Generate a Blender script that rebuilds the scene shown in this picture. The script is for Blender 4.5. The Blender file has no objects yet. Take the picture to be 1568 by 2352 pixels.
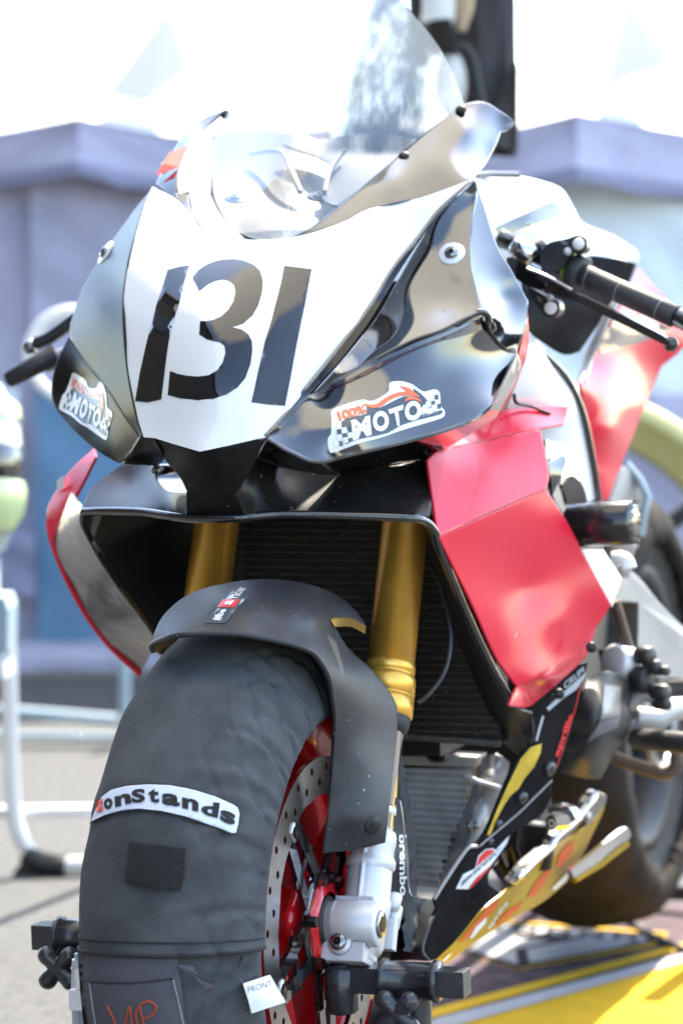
import bpy, bmesh, math, random
import numpy as np
from mathutils import Vector, Matrix, noise
from mathutils.bvhtree import BVHTree
from mathutils.geometry import delaunay_2d_cdt
random.seed(7)
R = math.radians
SC = bpy.context.scene
COL = SC.collection

# ------------------------------------------------------------ camera, light, exposure
FPX, CX, CY = 5600.0, 784.0, 1176.0          # focal length and centre for a 1568 x 2352 picture
CAM_H, HZ, DIST = 0.87, 900.0, 2.4
PITCH = math.atan((CY - HZ) / FPX)
cam_d = bpy.data.cameras.new('camera'); cam = bpy.data.objects.new('camera', cam_d); COL.objects.link(cam)
cam_d.sensor_fit = 'HORIZONTAL'; cam_d.sensor_width = 36.0; cam_d.lens = FPX / 1568 * 36.0
cam_d.clip_start = 0.05; cam_d.clip_end = 2000
cam.location = (0, 0, CAM_H); cam.rotation_euler = (math.pi / 2 - PITCH, 0, 0)
cam_d.dof.use_dof = True; cam_d.dof.focus_distance = 2.30; cam_d.dof.aperture_fstop = 6.8
SC.camera = cam

SUN = Vector((0.34, 0.84, 1.15)).normalized()
w = bpy.data.worlds.new('World'); SC.world = w; w.use_nodes = True
wn = w.node_tree; bgn = wn.nodes['Background']
sky = wn.nodes.new('ShaderNodeTexSky'); sky.sky_type = 'NISHITA'; sky.sun_disc = False
sky.sun_elevation = math.asin(SUN.z); sky.sun_rotation = math.atan2(SUN.x, SUN.y)
sky.air_density = 1.0; sky.dust_density = 0.8; sky.ozone_density = 2.0; sky.altitude = 50
# broken bright cloud over the blue
tc = wn.nodes.new('ShaderNodeTexCoord'); mp = wn.nodes.new('ShaderNodeMapping'); mp.inputs['Scale'].default_value = (1, 1, 2.4)
nz = wn.nodes.new('ShaderNodeTexNoise'); nz.inputs['Scale'].default_value = 1.0; nz.inputs['Detail'].default_value = 4
cr = wn.nodes.new('ShaderNodeValToRGB'); cr.color_ramp.elements[0].position = .94; cr.color_ramp.elements[1].position = 1.0
mx = wn.nodes.new('ShaderNodeMixRGB'); mx.inputs[2].default_value = (3.4, 3.4, 3.3, 1)
wn.links.new(tc.outputs['Generated'], mp.inputs[0]); wn.links.new(mp.outputs[0], nz.inputs['Vector'])
sz = wn.nodes.new('ShaderNodeSeparateXYZ'); wn.links.new(tc.outputs['Generated'], sz.inputs[0])
ma = wn.nodes.new('ShaderNodeMath'); ma.operation = 'MULTIPLY_ADD'; ma.inputs[1].default_value = .22; wn.links.new(nz.outputs['Fac'], ma.inputs[0]); wn.links.new(sz.outputs[2], ma.inputs[2])
wn.links.new(ma.outputs[0], cr.inputs[0]); wn.links.new(cr.outputs[0], mx.inputs[0])
wn.links.new(sky.outputs[0], mx.inputs[1]); wn.links.new(mx.outputs[0], bgn.inputs[0])
bgn.inputs[1].default_value = 0.15
sd = bpy.data.lights.new('sun', 'SUN'); sd.energy = 3.4; sd.angle = R(0.53); sd.color = (1, .95, .87)
so = bpy.data.objects.new('sun', sd); COL.objects.link(so); so.rotation_euler = SUN.to_track_quat('Z', 'Y').to_euler()
so.location = (3, 2, 6)
SC.view_settings.view_transform = 'Standard'; SC.view_settings.look = 'None'
SC.view_settings.exposure = 2.58; SC.view_settings.gamma = 1.0
SC.view_settings.use_white_balance = True; SC.view_settings.white_balance_temperature = 7300; SC.view_settings.white_balance_tint = 10
SC.cycles.use_denoising = True; SC.cycles.caustics_reflective = False; SC.cycles.caustics_refractive = False
SC.cycles.max_bounces = 8; SC.cycles.transparent_max_bounces = 12
try: SC.cycles.denoiser = 'OPENIMAGEDENOISE'
except Exception: pass

# ------------------------------------------------------------ frames of reference
YAW, LEAN = R(19.8), R(2.33)
O = Vector(((609 - CX) / FPX * DIST, DIST, 0))
bv = Vector((math.sin(YAW), math.cos(YAW), 0)); l0 = Vector((math.cos(YAW), -math.sin(YAW), 0))
lv = l0 * math.cos(LEAN) + Vector((0, 0, 1)) * math.sin(LEAN)
zv = Vector((0, 0, 1)) * math.cos(LEAN) - l0 * math.sin(LEAN)
MB_ = Matrix(((lv.x, bv.x, zv.x, O.x), (lv.y, bv.y, zv.y, O.y), (lv.z, bv.z, zv.z, O.z), (0, 0, 0, 1)))
MI = MB_.inverted()
FW = Vector((0, math.cos(PITCH), -math.sin(PITCH))); UP = Vector((0, math.sin(PITCH), math.cos(PITCH)))
CAMW = Vector((0, 0, CAM_H)); CAML = MI @ CAMW
def rayw(x, y): return FW + Vector(((x - CX) / FPX, 0, 0)) + UP * ((CY - y) / FPX)
def rayl(x, y): return MI.to_3x3() @ rayw(x, y)
def tb(x, y, b): r = rayl(x, y); return (b - CAML.y) / r.y
def tl(x, y, l): r = rayl(x, y); return (l - CAML.x) / r.x
def tz(x, y, z): r = rayl(x, y); return (z - CAML.z) / r.z
def L(x, y, b): return CAML + rayl(x, y) * tb(x, y, b)          # bike frame point (left, back, up)
def LL(x, y, l): return CAML + rayl(x, y) * tl(x, y, l)
def G(x, y, d): return CAMW + rayw(x, y) * d                      # world point at distance d
def GZ(x, y, z=0.0):
    r = rayw(x, y); return CAMW + r * ((z - CAM_H) / r.z)
def D7(x, y): return (571.7 + x * .3229, 1592.5 + y * .3229)
def D5(x, y): return (718.7 + x * .21875, 865.7 + y * .21875)

# ------------------------------------------------------------ materials
def srgb(r, g, b):
    f = lambda c: (c / 255) / 12.92 if c / 255 <= .04045 else ((c / 255 + .055) / 1.055) ** 2.4
    return (f(r), f(g), f(b), 1)
MATS = {}
def iorr(m, v): m.node_tree.nodes['Principled BSDF'].inputs['IOR'].default_value = v
def coatr(m, v): m.node_tree.nodes['Principled BSDF'].inputs['Coat Roughness'].default_value = v
def mat(name, col, rough=.5, metal=0., coat=0., bump=0., bscale=200., var=0., vscale=8., bevel=0., spec=.5, col2=None, rvar=0., dust=0.):
    m = bpy.data.materials.new(name); m.use_nodes = True; nt = m.node_tree; p = nt.nodes['Principled BSDF']
    c = col if len(col) == 4 else (*col, 1)
    p.inputs['Base Color'].default_value = c; p.inputs['Roughness'].default_value = rough
    p.inputs['Metallic'].default_value = metal; p.inputs['Coat Weight'].default_value = coat
    p.inputs['Coat Roughness'].default_value = .03; p.inputs['Specular IOR Level'].default_value = spec
    t = nt.nodes.new('ShaderNodeTexCoord')
    if var or col2 or rvar:
        n = nt.nodes.new('ShaderNodeTexNoise'); n.inputs['Scale'].default_value = vscale; n.inputs['Detail'].default_value = 7
        n.inputs['Roughness'].default_value = .62
        nt.links.new(t.outputs['Object'], n.inputs['Vector'])
        r = nt.nodes.new('ShaderNodeValToRGB'); r.color_ramp.elements[0].position = .33; r.color_ramp.elements[1].position = .68
        nt.links.new(n.outputs['Fac'], r.inputs[0])
        if col2:
            r.color_ramp.elements[0].color = c; r.color_ramp.elements[1].color = col2 if len(col2) == 4 else (*col2, 1)
        else:
            r.color_ramp.elements[0].color = (*[v * (1 - var) for v in c[:3]], 1)
            r.color_ramp.elements[1].color = (*[min(1, v * (1 + var)) for v in c[:3]], 1)
        out = r.outputs[0]
        if dust:
            d = nt.nodes.new('ShaderNodeTexNoise'); d.inputs['Scale'].default_value = 230; d.inputs['Detail'].default_value = 3
            dr = nt.nodes.new('ShaderNodeValToRGB'); dr.color_ramp.elements[0].position = .70; dr.color_ramp.elements[1].position = .76
            nt.links.new(t.outputs['Object'], d.inputs['Vector']); nt.links.new(d.outputs['Fac'], dr.inputs[0])
            mm = nt.nodes.new('ShaderNodeMath'); mm.operation = 'MULTIPLY'; mm.inputs[1].default_value = dust
            nt.links.new(dr.outputs[0], mm.inputs[0])
            dx = nt.nodes.new('ShaderNodeMixRGB'); dx.inputs[2].default_value = (.42, .39, .35, 1)
            nt.links.new(mm.outputs[0], dx.inputs[0]); nt.links.new(out, dx.inputs[1]); out = dx.outputs[0]
        nt.links.new(out, p.inputs['Base Color'])
        if rvar:
            mr = nt.nodes.new('ShaderNodeMapRange'); mr.inputs['From Min'].default_value = .3; mr.inputs['From Max'].default_value = .7
            mr.inputs['To Min'].default_value = max(.01, rough - rvar); mr.inputs['To Max'].default_value = rough + rvar
            nt.links.new(n.outputs['Fac'], mr.inputs[0]); nt.links.new(mr.outputs[0], p.inputs['Roughness'])
    last = None
    if bevel:
        bn = nt.nodes.new('ShaderNodeBevel'); bn.samples = 4; bn.inputs['Radius'].default_value = bevel; last = bn.outputs[0]
    if bump:
        n2 = nt.nodes.new('ShaderNodeTexNoise'); n2.inputs['Scale'].default_value = bscale; n2.inputs['Detail'].default_value = 4
        nt.links.new(t.outputs['Object'], n2.inputs['Vector'])
        bu = nt.nodes.new('ShaderNodeBump'); bu.inputs['Strength'].default_value = bump; bu.inputs['Distance'].default_value = .002
        nt.links.new(n2.outputs['Fac'], bu.inputs['Height'])
        if last: nt.links.new(last, bu.inputs['Normal'])
        last = bu.outputs[0]
    if last:
        nt.links.new(last, p.inputs['Normal'])
        if coat: nt.links.new(last, p.inputs['Coat Normal'])
    MATS[name] = m; return m
blk = mat('gloss_black_paint', (.008, .008, .009), .035, bevel=.0035, coat=.8, spec=1.0, bump=.012, bscale=9, var=.2, vscale=30, dust=.35)
iorr(blk, 1.56)
blks = mat('satin_black_paint', (.012, .011, .010), .24, bevel=.0035, coat=.0, bump=.04, bscale=20, spec=.10, var=.3, vscale=20, dust=.5)
blkm = mat('black_lower_fairing', (.014, .013, .014), .30, bevel=.003, coat=.0, bump=.03, bscale=12, spec=.05, var=.3, vscale=25, dust=.5)
blkd = mat('gloss_black_plain', (.008, .008, .009), .06, coat=.5, spec=.8)
num = mat('black_number_vinyl', (.010, .010, .012), .04, coat=.45, bump=.012, bscale=8, spec=.5)
iorr(num, 1.5)
wht = mat('white_gloss_paint', (.78, .78, .78), .10, coat=.6, bump=.03, bscale=14)
red = mat('red_gloss_paint', (.76, .020, .045), .22, coat=.12, spec=.3, bevel=.004, bump=.02, bscale=7, var=.06, vscale=5)
coatr(red, .16)
redw = mat('red_wheel_paint', (.60, .010, .016), .18, coat=.5, var=.1, vscale=20)
gold = mat('gold_anodised', (1.0, .52, .085), .44, metal=.80, coat=.5, rvar=.05, vscale=30, var=.08)
goldm = mat('gold_matte_edge', (.33, .20, .05), .4, metal=.6)
chrome = mat('chrome', (.75, .75, .76), .04, metal=1.)
steel = mat('disc_steel', (.27, .27, .28), .22, metal=1., var=.12, vscale=60)
alu = mat('silver_cast_aluminium', (.62, .62, .64), .42, metal=.35, bump=.12, bscale=500, var=.05, vscale=60, bevel=.003)
oil = mat('satin_grey_tank', (.26, .26, .275), .32, metal=.3, var=.08, vscale=20, bevel=.003)
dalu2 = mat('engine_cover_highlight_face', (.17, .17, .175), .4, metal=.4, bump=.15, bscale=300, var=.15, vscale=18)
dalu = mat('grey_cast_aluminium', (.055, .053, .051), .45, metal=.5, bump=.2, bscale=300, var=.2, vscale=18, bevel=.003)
galu = mat('light_grey_alloy', (.42, .40, .385), .42, metal=.35, var=.12, vscale=10, bump=.1, bscale=200, bevel=.004)
fend = mat('satin_black_fender', (.020, .022, .026), .46, bump=.10, bscale=600, var=.2, vscale=30, bevel=.004, dust=.7)
mblk = mat('matte_black', (.014, .014, .014), .55, var=.3, vscale=20)
dblk = mat('deep_black_plastic', (.005, .005, .005), .5)
stnd = mat('black_powder_coat', (.022, .025, .03), .33, coat=.25, bump=.12, bscale=260, var=.35, vscale=40, bevel=.002, dust=.5)
rub = mat('black_rubber', (.03, .03, .031), .55, bump=.2, bscale=800)
rad = mat('radiator_core_black', (.012, .010, .009), .5, metal=.2, var=.3, vscale=40, dust=.9)
radf = mat('radiator_fin_edge', (.12, .11, .10), .45, metal=.5, var=.5, vscale=70)
radg = mat('silver_cooler_mesh', (.40, .40, .41), .4, metal=.3, var=.25, vscale=50)
radi = mat('silver_cooler_core', (.020, .021, .022), .5, metal=.1, var=.3, vscale=90)
fab = mat('warmer_fabric', (.070, .074, .078), .88, bump=.35, bscale=700, var=.28, vscale=16, spec=.10)
fab2 = mat('warmer_flap_fabric', (.085, .082, .095), .8, bump=.3, bscale=900, var=.12, vscale=14, spec=.25)
fabb = mat('rear_warmer_fabric', (.026, .022, .020), .85, spec=.08, bump=.3, bscale=300, var=.3, vscale=9)
def weave(m, sc=520., st=.5):
    nt = m.node_tree; p = nt.nodes['Principled BSDF']; t = nt.nodes.new('ShaderNodeTexCoord'); mp_ = nt.nodes.new('ShaderNodeMapping'); mp_.inputs['Rotation'].default_value = (.6, .7, .2)
    wv = nt.nodes.new('ShaderNodeTexWave'); wv.inputs['Scale'].default_value = sc / 6.28; wv.inputs['Distortion'].default_value = 1.2; wv.inputs['Detail'].default_value = 1
    mr = nt.nodes.new('ShaderNodeMixRGB'); mr.blend_type = 'MULTIPLY'; mr.inputs[0].default_value = st
    rp = nt.nodes.new('ShaderNodeMapRange'); rp.inputs['To Min'].default_value = .55; rp.inputs['To Max'].default_value = 1.25
    src = p.inputs['Base Color'].links[0].from_socket
    nt.links.new(t.outputs['Object'], mp_.inputs[0]); nt.links.new(mp_.outputs[0], wv.inputs['Vector']); nt.links.new(wv.outputs['Fac'], rp.inputs[0])
    nt.links.new(src, mr.inputs[1]); nt.links.new(rp.outputs[0], mr.inputs[2]); nt.links.new(mr.outputs[0], p.inputs['Base Color'])
weave(fab, 760., .22); weave(fab2, 760., .22); weave(fabb, 300., .4)
velc = mat('hook_and_loop_black', (.014, .014, .016), .95, bump=1.0, bscale=900, var=.7, vscale=500)
patchw = mat('patch_white', (.60, .64, .74), .8, bump=.3, bscale=900, var=.05, vscale=100)
stk = mat('sticker_white', (.78, .78, .78), .25, coat=.4)
stg = mat('sticker_dark', (.06, .075, .09), .3, coat=.3)
sgr = mat('sticker_silver', (.42, .45, .48), .3, coat=.3)
sor = mat('sticker_orange', (.78, .15, .045), .3, coat=.3)
srd = mat('sticker_red', (.70, .03, .03), .35)
syl = mat('sticker_yellow', (.62, .40, .04), .25, coat=.4, var=.2, vscale=30)
tagw = mat('white_label', (.8, .8, .8), .7)
penr = mat('red_marker', (.42, .06, .02), .7)
pgrey = mat('print_grey', (.18, .18, .18), .7)
thread = mat('white_thread', (.4, .4, .42), .8)
thrd = mat('seam_thread_dark', (.016, .016, .018), .9)
refl_yel = mat('painted_mat_reflection', (.34, .19, .006), .22, coat=.1, spec=.15, col2=(.50, .28, .012), vscale=18, bump=.06, bscale=25)  # yellow floor mat's reflection on the black winglet, painted as base colour
vivid = mat('orange_graphic', (.66, .09, .01), .25, coat=.1, spec=.15)
boltm = mat('dark_bolt_steel', (.10, .10, .105), .35, metal=.6)
marb = mat('marbled_grey_inner', (.015, .015, .017), .22, coat=.4, col2=(.22, .19, .19), vscale=24, bump=.25, bscale=60)
tan = mat('dash_panel_grey', (.060, .055, .045), .4, var=.05, vscale=300)
brn = mat('rusty_pipe', (.13, .085, .06), .6, var=.3, vscale=40, metal=.3)
green = mat('lime_green_plastic', (.28, .55, .05), .4)
grip = mat('grip_rubber', (.035, .036, .038), .6, bump=.2, bscale=700)
tyre = mat('tyre_rubber', (.03, .028, .026), .75, bump=.4, bscale=90)

def screen_mat():
    m = bpy.data.materials.new('clear_scuffed_screen'); m.use_nodes = True; nt = m.node_tree; nt.nodes.clear()
    o = nt.nodes.new('ShaderNodeOutputMaterial'); tr = nt.nodes.new('ShaderNodeBsdfTransparent'); tr.inputs[0].default_value = (.93, .955, .97, 1)
    gl = nt.nodes.new('ShaderNodeBsdfGlossy'); gl.inputs['Roughness'].default_value = .03
    df = nt.nodes.new('ShaderNodeBsdfTranslucent'); df.inputs[0].default_value = (.75, .82, .88, 1)
    d2 = nt.nodes.new('ShaderNodeBsdfDiffuse'); d2.inputs[0].default_value = (.70, .78, .85, 1)
    ad = nt.nodes.new('ShaderNodeMixShader'); ad.inputs[0].default_value = .5
    t = nt.nodes.new('ShaderNodeTexCoord'); mp = nt.nodes.new('ShaderNodeMapping'); mp.inputs['Rotation'].default_value = (.2, .5, .3); mp.inputs['Scale'].default_value = (40, 14, 5)
    n = nt.nodes.new('ShaderNodeTexNoise'); n.inputs['Scale'].default_value = 1.; n.inputs['Detail'].default_value = 8; n.inputs['Roughness'].default_value = .7
    rp = nt.nodes.new('ShaderNodeMapRange'); rp.inputs['From Min'].default_value = .35; rp.inputs['From Max'].default_value = .75
    rp.inputs['To Min'].default_value = .10; rp.inputs['To Max'].default_value = .50
    sp = nt.nodes.new('ShaderNodeTexNoise'); sp.inputs['Scale'].default_value = 260; sp.inputs['Detail'].default_value = 1
    sr = nt.nodes.new('ShaderNodeMapRange'); sr.inputs['From Min'].default_value = .71; sr.inputs['From Max'].default_value = .76; sr.inputs['To Max'].default_value = .55
    mxm = nt.nodes.new('ShaderNodeMath'); mxm.operation = 'MAXIMUM'
    lw = nt.nodes.new('ShaderNodeLayerWeight'); pw = nt.nodes.new('ShaderNodeMath'); pw.operation = 'POWER'; pw.inputs[1].default_value = 4.
    fr = nt.nodes.new('ShaderNodeMapRange'); fr.inputs['To Min'].default_value = .045; fr.inputs['To Max'].default_value = .8
    nt.links.new(lw.outputs['Facing'], pw.inputs[0]); nt.links.new(pw.outputs[0], fr.inputs[0])
    sep = nt.nodes.new('ShaderNodeSeparateXYZ'); nt.links.new(t.outputs['Object'], sep.inputs[0])
    zr = nt.nodes.new('ShaderNodeMapRange'); zr.inputs['From Min'].default_value = 1.08; zr.inputs['From Max'].default_value = 1.20; zr.inputs['To Min'].default_value = .10; zr.interpolation_type = 'SMOOTHSTEP'
    nt.links.new(sep.outputs[2], zr.inputs[0]); zm = nt.nodes.new('ShaderNodeMath'); zm.operation = 'MULTIPLY'
    # scuffed, blue-grey zone on the rider's left half
    ax = nt.nodes.new('ShaderNodeMath'); ax.operation = 'MULTIPLY_ADD'; ax.inputs[1].default_value = .10; nt.links.new(sep.outputs[2], ax.inputs[0]); nt.links.new(sep.outputs[0], ax.inputs[2])
    xr_ = nt.nodes.new('ShaderNodeMapRange'); xr_.interpolation_type = 'SMOOTHSTEP'; xr_.inputs['From Min'].default_value = .158; xr_.inputs['From Max'].default_value = .176; nt.links.new(ax.outputs[0], xr_.inputs[0])
    x2 = nt.nodes.new('ShaderNodeMapRange'); x2.interpolation_type = 'SMOOTHSTEP'; x2.inputs['From Min'].default_value = .262; x2.inputs['From Max'].default_value = .222; nt.links.new(ax.outputs[0], x2.inputs[0])
    z2 = nt.nodes.new('ShaderNodeMapRange'); z2.interpolation_type = 'SMOOTHSTEP'; z2.inputs['From Min'].default_value = 1.112; z2.inputs['From Max'].default_value = 1.125; nt.links.new(sep.outputs[2], z2.inputs[0])
    q1 = nt.nodes.new('ShaderNodeMath'); q1.operation = 'MULTIPLY'; nt.links.new(xr_.outputs[0], q1.inputs[0]); nt.links.new(x2.outputs[0], q1.inputs[1])
    q2 = nt.nodes.new('ShaderNodeMath'); q2.operation = 'MULTIPLY'; nt.links.new(q1.outputs[0], q2.inputs[0]); nt.links.new(z2.outputs[0], q2.inputs[1])
    nr = nt.nodes.new('ShaderNodeMapRange'); nr.inputs['From Min'].default_value = .62; nr.inputs['From Max'].default_value = .38; nr.inputs['To Min'].default_value = .35; nr.inputs['To Max'].default_value = .92; nt.links.new(n.outputs['Fac'], nr.inputs[0])
    q3 = nt.nodes.new('ShaderNodeMath'); q3.operation = 'MULTIPLY'; nt.links.new(q2.outputs[0], q3.inputs[0]); nt.links.new(nr.outputs[0], q3.inputs[1])
    sc_ = nt.nodes.new('ShaderNodeBsdfDiffuse'); sc_.inputs[0].default_value = (.075, .105, .13, 1); ms = nt.nodes.new('ShaderNodeMixShader')
    m1 = nt.nodes.new('ShaderNodeMixShader'); m2 = nt.nodes.new('ShaderNodeMixShader'); k = nt.links.new
    k(t.outputs['Object'], mp.inputs[0]); k(mp.outputs[0], n.inputs['Vector']); k(t.outputs['Object'], sp.inputs['Vector'])
    k(n.outputs['Fac'], rp.inputs[0]); k(sp.outputs['Fac'], sr.inputs[0]); k(rp.outputs[0], zm.inputs[0]); k(zr.outputs[0], zm.inputs[1]); k(zm.outputs[0], mxm.inputs[0]); k(sr.outputs[0], mxm.inputs[1])
    k(df.outputs[0], ad.inputs[1]); k(d2.outputs[0], ad.inputs[2])
    k(mxm.outputs[0], m1.inputs[0]); k(tr.outputs[0], m1.inputs[1]); k(ad.outputs[0], m1.inputs[2])
    k(fr.outputs[0], m2.inputs[0]); k(q3.outputs[0], ms.inputs[0]); k(m1.outputs[0], ms.inputs[1]); k(sc_.outputs[0], ms.inputs[2]); k(ms.outputs[0], m2.inputs[1]); k(gl.outputs[0], m2.inputs[2]); k(m2.outputs[0], o.inputs[0])
    return m
glass = screen_mat()

# ------------------------------------------------------------ mesh builder
def catmull(pts, seg=5):
    """open list of (x,y,...) -> dense list"""
    n = len(pts)
    if n < 3: return list(pts)
    out = []
    P = [tuple(2 * a - b for a, b in zip(pts[0], pts[1]))] + list(pts) + [tuple(2 * a - b for a, b in zip(pts[-1], pts[-2]))]
    for i in range(1, n):
        p0, p1, p2, p3 = P[i - 1], P[i], P[i + 1], P[i + 2]
        for k in range(seg):
            t = k / seg
            out.append(tuple(.5 * ((2 * b) + (-a + c) * t + (2 * a - 5 * b + 4 * c - d) * t * t + (-a + 3 * b - 3 * c + d) * t ** 3) for a, b, c, d in zip(p0, p1, p2, p3)))
    out.append(tuple(pts[-1])); return out
def outline(pts, seg=5):
    """pts (x,y,v[,flags]); corners flagged 'c' -> dense closed 2d outline"""
    n = len(pts); cs = [i for i, p in enumerate(pts) if len(p) > 3 and 'c' in p[3]]
    xy = [(p[0], p[1]) for p in pts]
    if not cs:
        q = xy[-1:] + xy + xy[:2]; d = catmull(q, seg); return d[seg:seg + seg * n]
    out = []
    for a, i in enumerate(cs):
        j = cs[(a + 1) % len(cs)]; k = (j - i) % n or n
        run = [xy[(i + s) % n] for s in range(k + 1)]
        out += (catmull(run, seg) if len(run) > 2 else [run[0], run[1]])[:-1]
    return out
class TPS:
    def __init__(s, pts):
        A = []; v = []
        seen = set()
        for p in pts:
            if p[2] is None: continue
            key = (round(p[0]), round(p[1]))
            if key in seen: continue
            seen.add(key)
            A.append((p[0] / 500, p[1] / 500)); v.append(tl(p[0], p[1], p[2]) if len(p) > 3 and 'l' in p[3] else tb(p[0], p[1], p[2]))
        A = np.array(A); n = len(A)
        d = np.linalg.norm(A[:, None] - A[None], axis=2); K = np.where(d > 0, d * d * np.log(d + 1e-12), 0) + 1e-4 * np.eye(n)
        Pm = np.hstack([np.ones((n, 1)), A]); M = np.zeros((n + 3, n + 3)); M[:n, :n] = K; M[:n, n:] = Pm; M[n:, :n] = Pm.T
        s.A = A; s.w = np.linalg.lstsq(M, np.concatenate([v, np.zeros(3)]), rcond=None)[0]
    def __call__(s, x, y):
        q = np.array((x / 500, y / 500)); d = np.linalg.norm(s.A - q, axis=1)
        k = np.where(d > 0, d * d * np.log(d + 1e-12), 0)
        return float(k @ s.w[:-3] + s.w[-3] + s.w[-2] * q[0] + s.w[-1] * q[1])
def plane3(a, b, c, bumps=()):
    """depth function of the plane through three (x, y, b) points, with soft bulges (x, y, radius, height)"""
    A, B, C = L(*a), L(*b), L(*c); n = (B - A).cross(C - A).normalized(); d = n.dot(A)
    def f(x, y):
        r_ = rayl(x, y); t = (d - n.dot(CAML)) / n.dot(r_)
        for bx, by, br, bh in bumps: t -= bh * math.exp(-((x - bx) ** 2 + (y - by) ** 2) / br ** 2)
        return t
    return f
def pt_in(x, y, poly):
    c = False; j = len(poly) - 1
    for i in range(len(poly)):
        a, b = poly[i], poly[j]
        if (a[1] > y) != (b[1] > y) and x < (b[0] - a[0]) * (y - a[1]) / (b[1] - a[1]) + a[0]: c = not c
        j = i
    return c
def tri2d(poly, step):
    xs = [p[0] for p in poly]; ys = [p[1] for p in poly]
    pts = [Vector((p[0], p[1])) for p in poly]; n = len(pts)
    P = np.array([(p[0], p[1]) for p in poly])
    y = min(ys) + step * .5; row = 0
    while y < max(ys):
        x = min(xs) + step * (.5 + .5 * (row % 2))
        while x < max(xs):
            if pt_in(x, y, poly) and np.min(np.hypot(P[:, 0] - x, P[:, 1] - y)) > step * .45: pts.append(Vector((x, y)))
            x += step
        y += step * .87; row += 1
    r = delaunay_2d_cdt(pts, [(i, (i + 1) % n) for i in range(n)], [], 1, 1e-4)
    return [(v.x, v.y) for v in r[0]], r[2]
class MB:
    def __init__(s): s.v = []; s.f = []; s.m = []; s.sm = []; s.cn = {}
    def add(s, vs, fs, mi=0, smooth=True):
        o = len(s.v); s.v += [Vector(v) for v in vs]
        for f in fs: s.f.append(tuple(i + o for i in f)); s.m.append(mi); s.sm.append(smooth)
        return o
    def patch(s, pts, extra=(), step=16, th=.003, mi=0, seg=5, off=0., fn=None, smooth=True):
        poly = outline(pts, seg); fn = fn or TPS(list(pts) + list(extra))
        v2, fs = tri2d(poly, step)
        F = [CAML + rayl(x, y) * fn(x, y) for x, y in v2]; N = []
        for (x, y), p in zip(v2, F):
            a = CAML + rayl(x + 2, y) * fn(x + 2, y) - (CAML + rayl(x - 2, y) * fn(x - 2, y))
            b = CAML + rayl(x, y + 2) * fn(x, y + 2) - (CAML + rayl(x, y - 2) * fn(x, y - 2))
            n = b.cross(a).normalized()
            if n.dot(rayl(x, y)) > 0: n = -n
            N.append(n)
        F = [p + n * off for p, n in zip(F, N)]
        o = len(s.v); fr = []
        for f in fs:
            a, b, c = (F[i] for i in f[:3]); nn = (b - a).cross(c - a)
            fr.append(tuple(f) if nn.dot(N[f[0]]) > 0 else tuple(reversed(f)))
        s.add(F, fr, mi, smooth)
        for i, n in enumerate(N): s.cn[o + i] = n
        if th:
            k = len(F); Bk = [p - n * th for p, n in zip(F, N)]
            o2 = s.add(Bk, [tuple(reversed(f)) for f in fr], mi, smooth)
            for i, n in enumerate(N): s.cn[o2 + i] = -n
            ed = {}
            for f in fr:
                for a, b in zip(f, f[1:] + f[:1]): ed[(a, b)] = 1
            rim = [(a, b) for a, b in ed if (b, a) not in ed]
            vs = []; qf = []
            for a, b in rim:
                q = len(vs); vs += [F[a], F[b], Bk[b], Bk[a]]; qf.append((q + 1, q, q + 3, q + 2))
            s.add(vs, qf, mi, False)
        s.fn = fn; s.poly = poly
        return s
    def tube(s, pts, r, n=12, mi=0, cap=True, closed=False, flat=1.0):
        P = [Vector(p) for p in pts]; k = len(P); rs = r if isinstance(r, (list, tuple)) else [r] * k
        T = []
        for i in range(k):
            a = P[(i - 1) % k] if closed or i else P[0]; b = P[(i + 1) % k] if closed or i < k - 1 else P[-1]
            T.append((b - a).normalized())
        u = T[0].orthogonal().normalized(); vs = []
        for i in range(k):
            u = (u - T[i] * u.dot(T[i])).normalized(); q = T[i].cross(u)
            for j in range(n):
                a = 2 * math.pi * j / n; vs.append(P[i] + (u * math.cos(a) + q * math.sin(a) * flat) * rs[i])
        fs = []
        for i in range(k if closed else k - 1):
            for j in range(n):
                a = i * n + j; b = i * n + (j + 1) % n; c = ((i + 1) % k) * n + (j + 1) % n; d = ((i + 1) % k) * n + j
                fs.append((a, b, c, d))
        o = s.add(vs, fs, mi)
        if cap and not closed:
            s.add(vs[:n], [tuple(reversed(range(n)))], mi, False); s.add(vs[-n:], [tuple(range(n))], mi, False)
        return s
    def lathe(s, prof, org, ax, n=40, mi=0, a0=0, a1=360, ref=None, disp=None):
        """prof (radius, along) revolved round ax at org"""
        org = Vector(org); ax = Vector(ax).normalized(); u = (Vector(ref) - ax * Vector(ref).dot(ax)).normalized() if ref else ax.orthogonal().normalized(); q = ax.cross(u)
        full = abs(a1 - a0) >= 360; k = n if full else n + 1; vs = []
        for i in range(k):
            a = R(a0 + (a1 - a0) * i / n); e = u * math.cos(a) + q * math.sin(a)
            for j, (r, h) in enumerate(prof):
                dr, dh = disp(a, j, r, h) if disp else (0, 0)
                vs.append(org + e * (r + dr) + ax * (h + dh))
        m = len(prof); fs = []
        for i in range(n):
            i2 = (i + 1) % k
            for j in range(m - 1): fs.append((i * m + j, i * m + j + 1, i2 * m + j + 1, i2 * m + j))
        s.add(vs, fs, mi); return s
    def cyl(s, a, b, r, r2=None, n=24, mi=0, bev=0.):
        a, b = Vector(a), Vector(b); h = (b - a).length; r2 = r if r2 is None else r2
        bv_ = min(bev, h * .4)
        pr = [(0, 0), (r - bv_, 0), (r, bv_), (r2, h - bv_), (r2 - bv_, h), (0, h)] if bev else [(0, 0), (r, 0), (r, 0), (r2, h), (r2, h), (0, h)]
        o = len(s.f); s.lathe(pr, a, b - a, n, mi)
        return s
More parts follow.
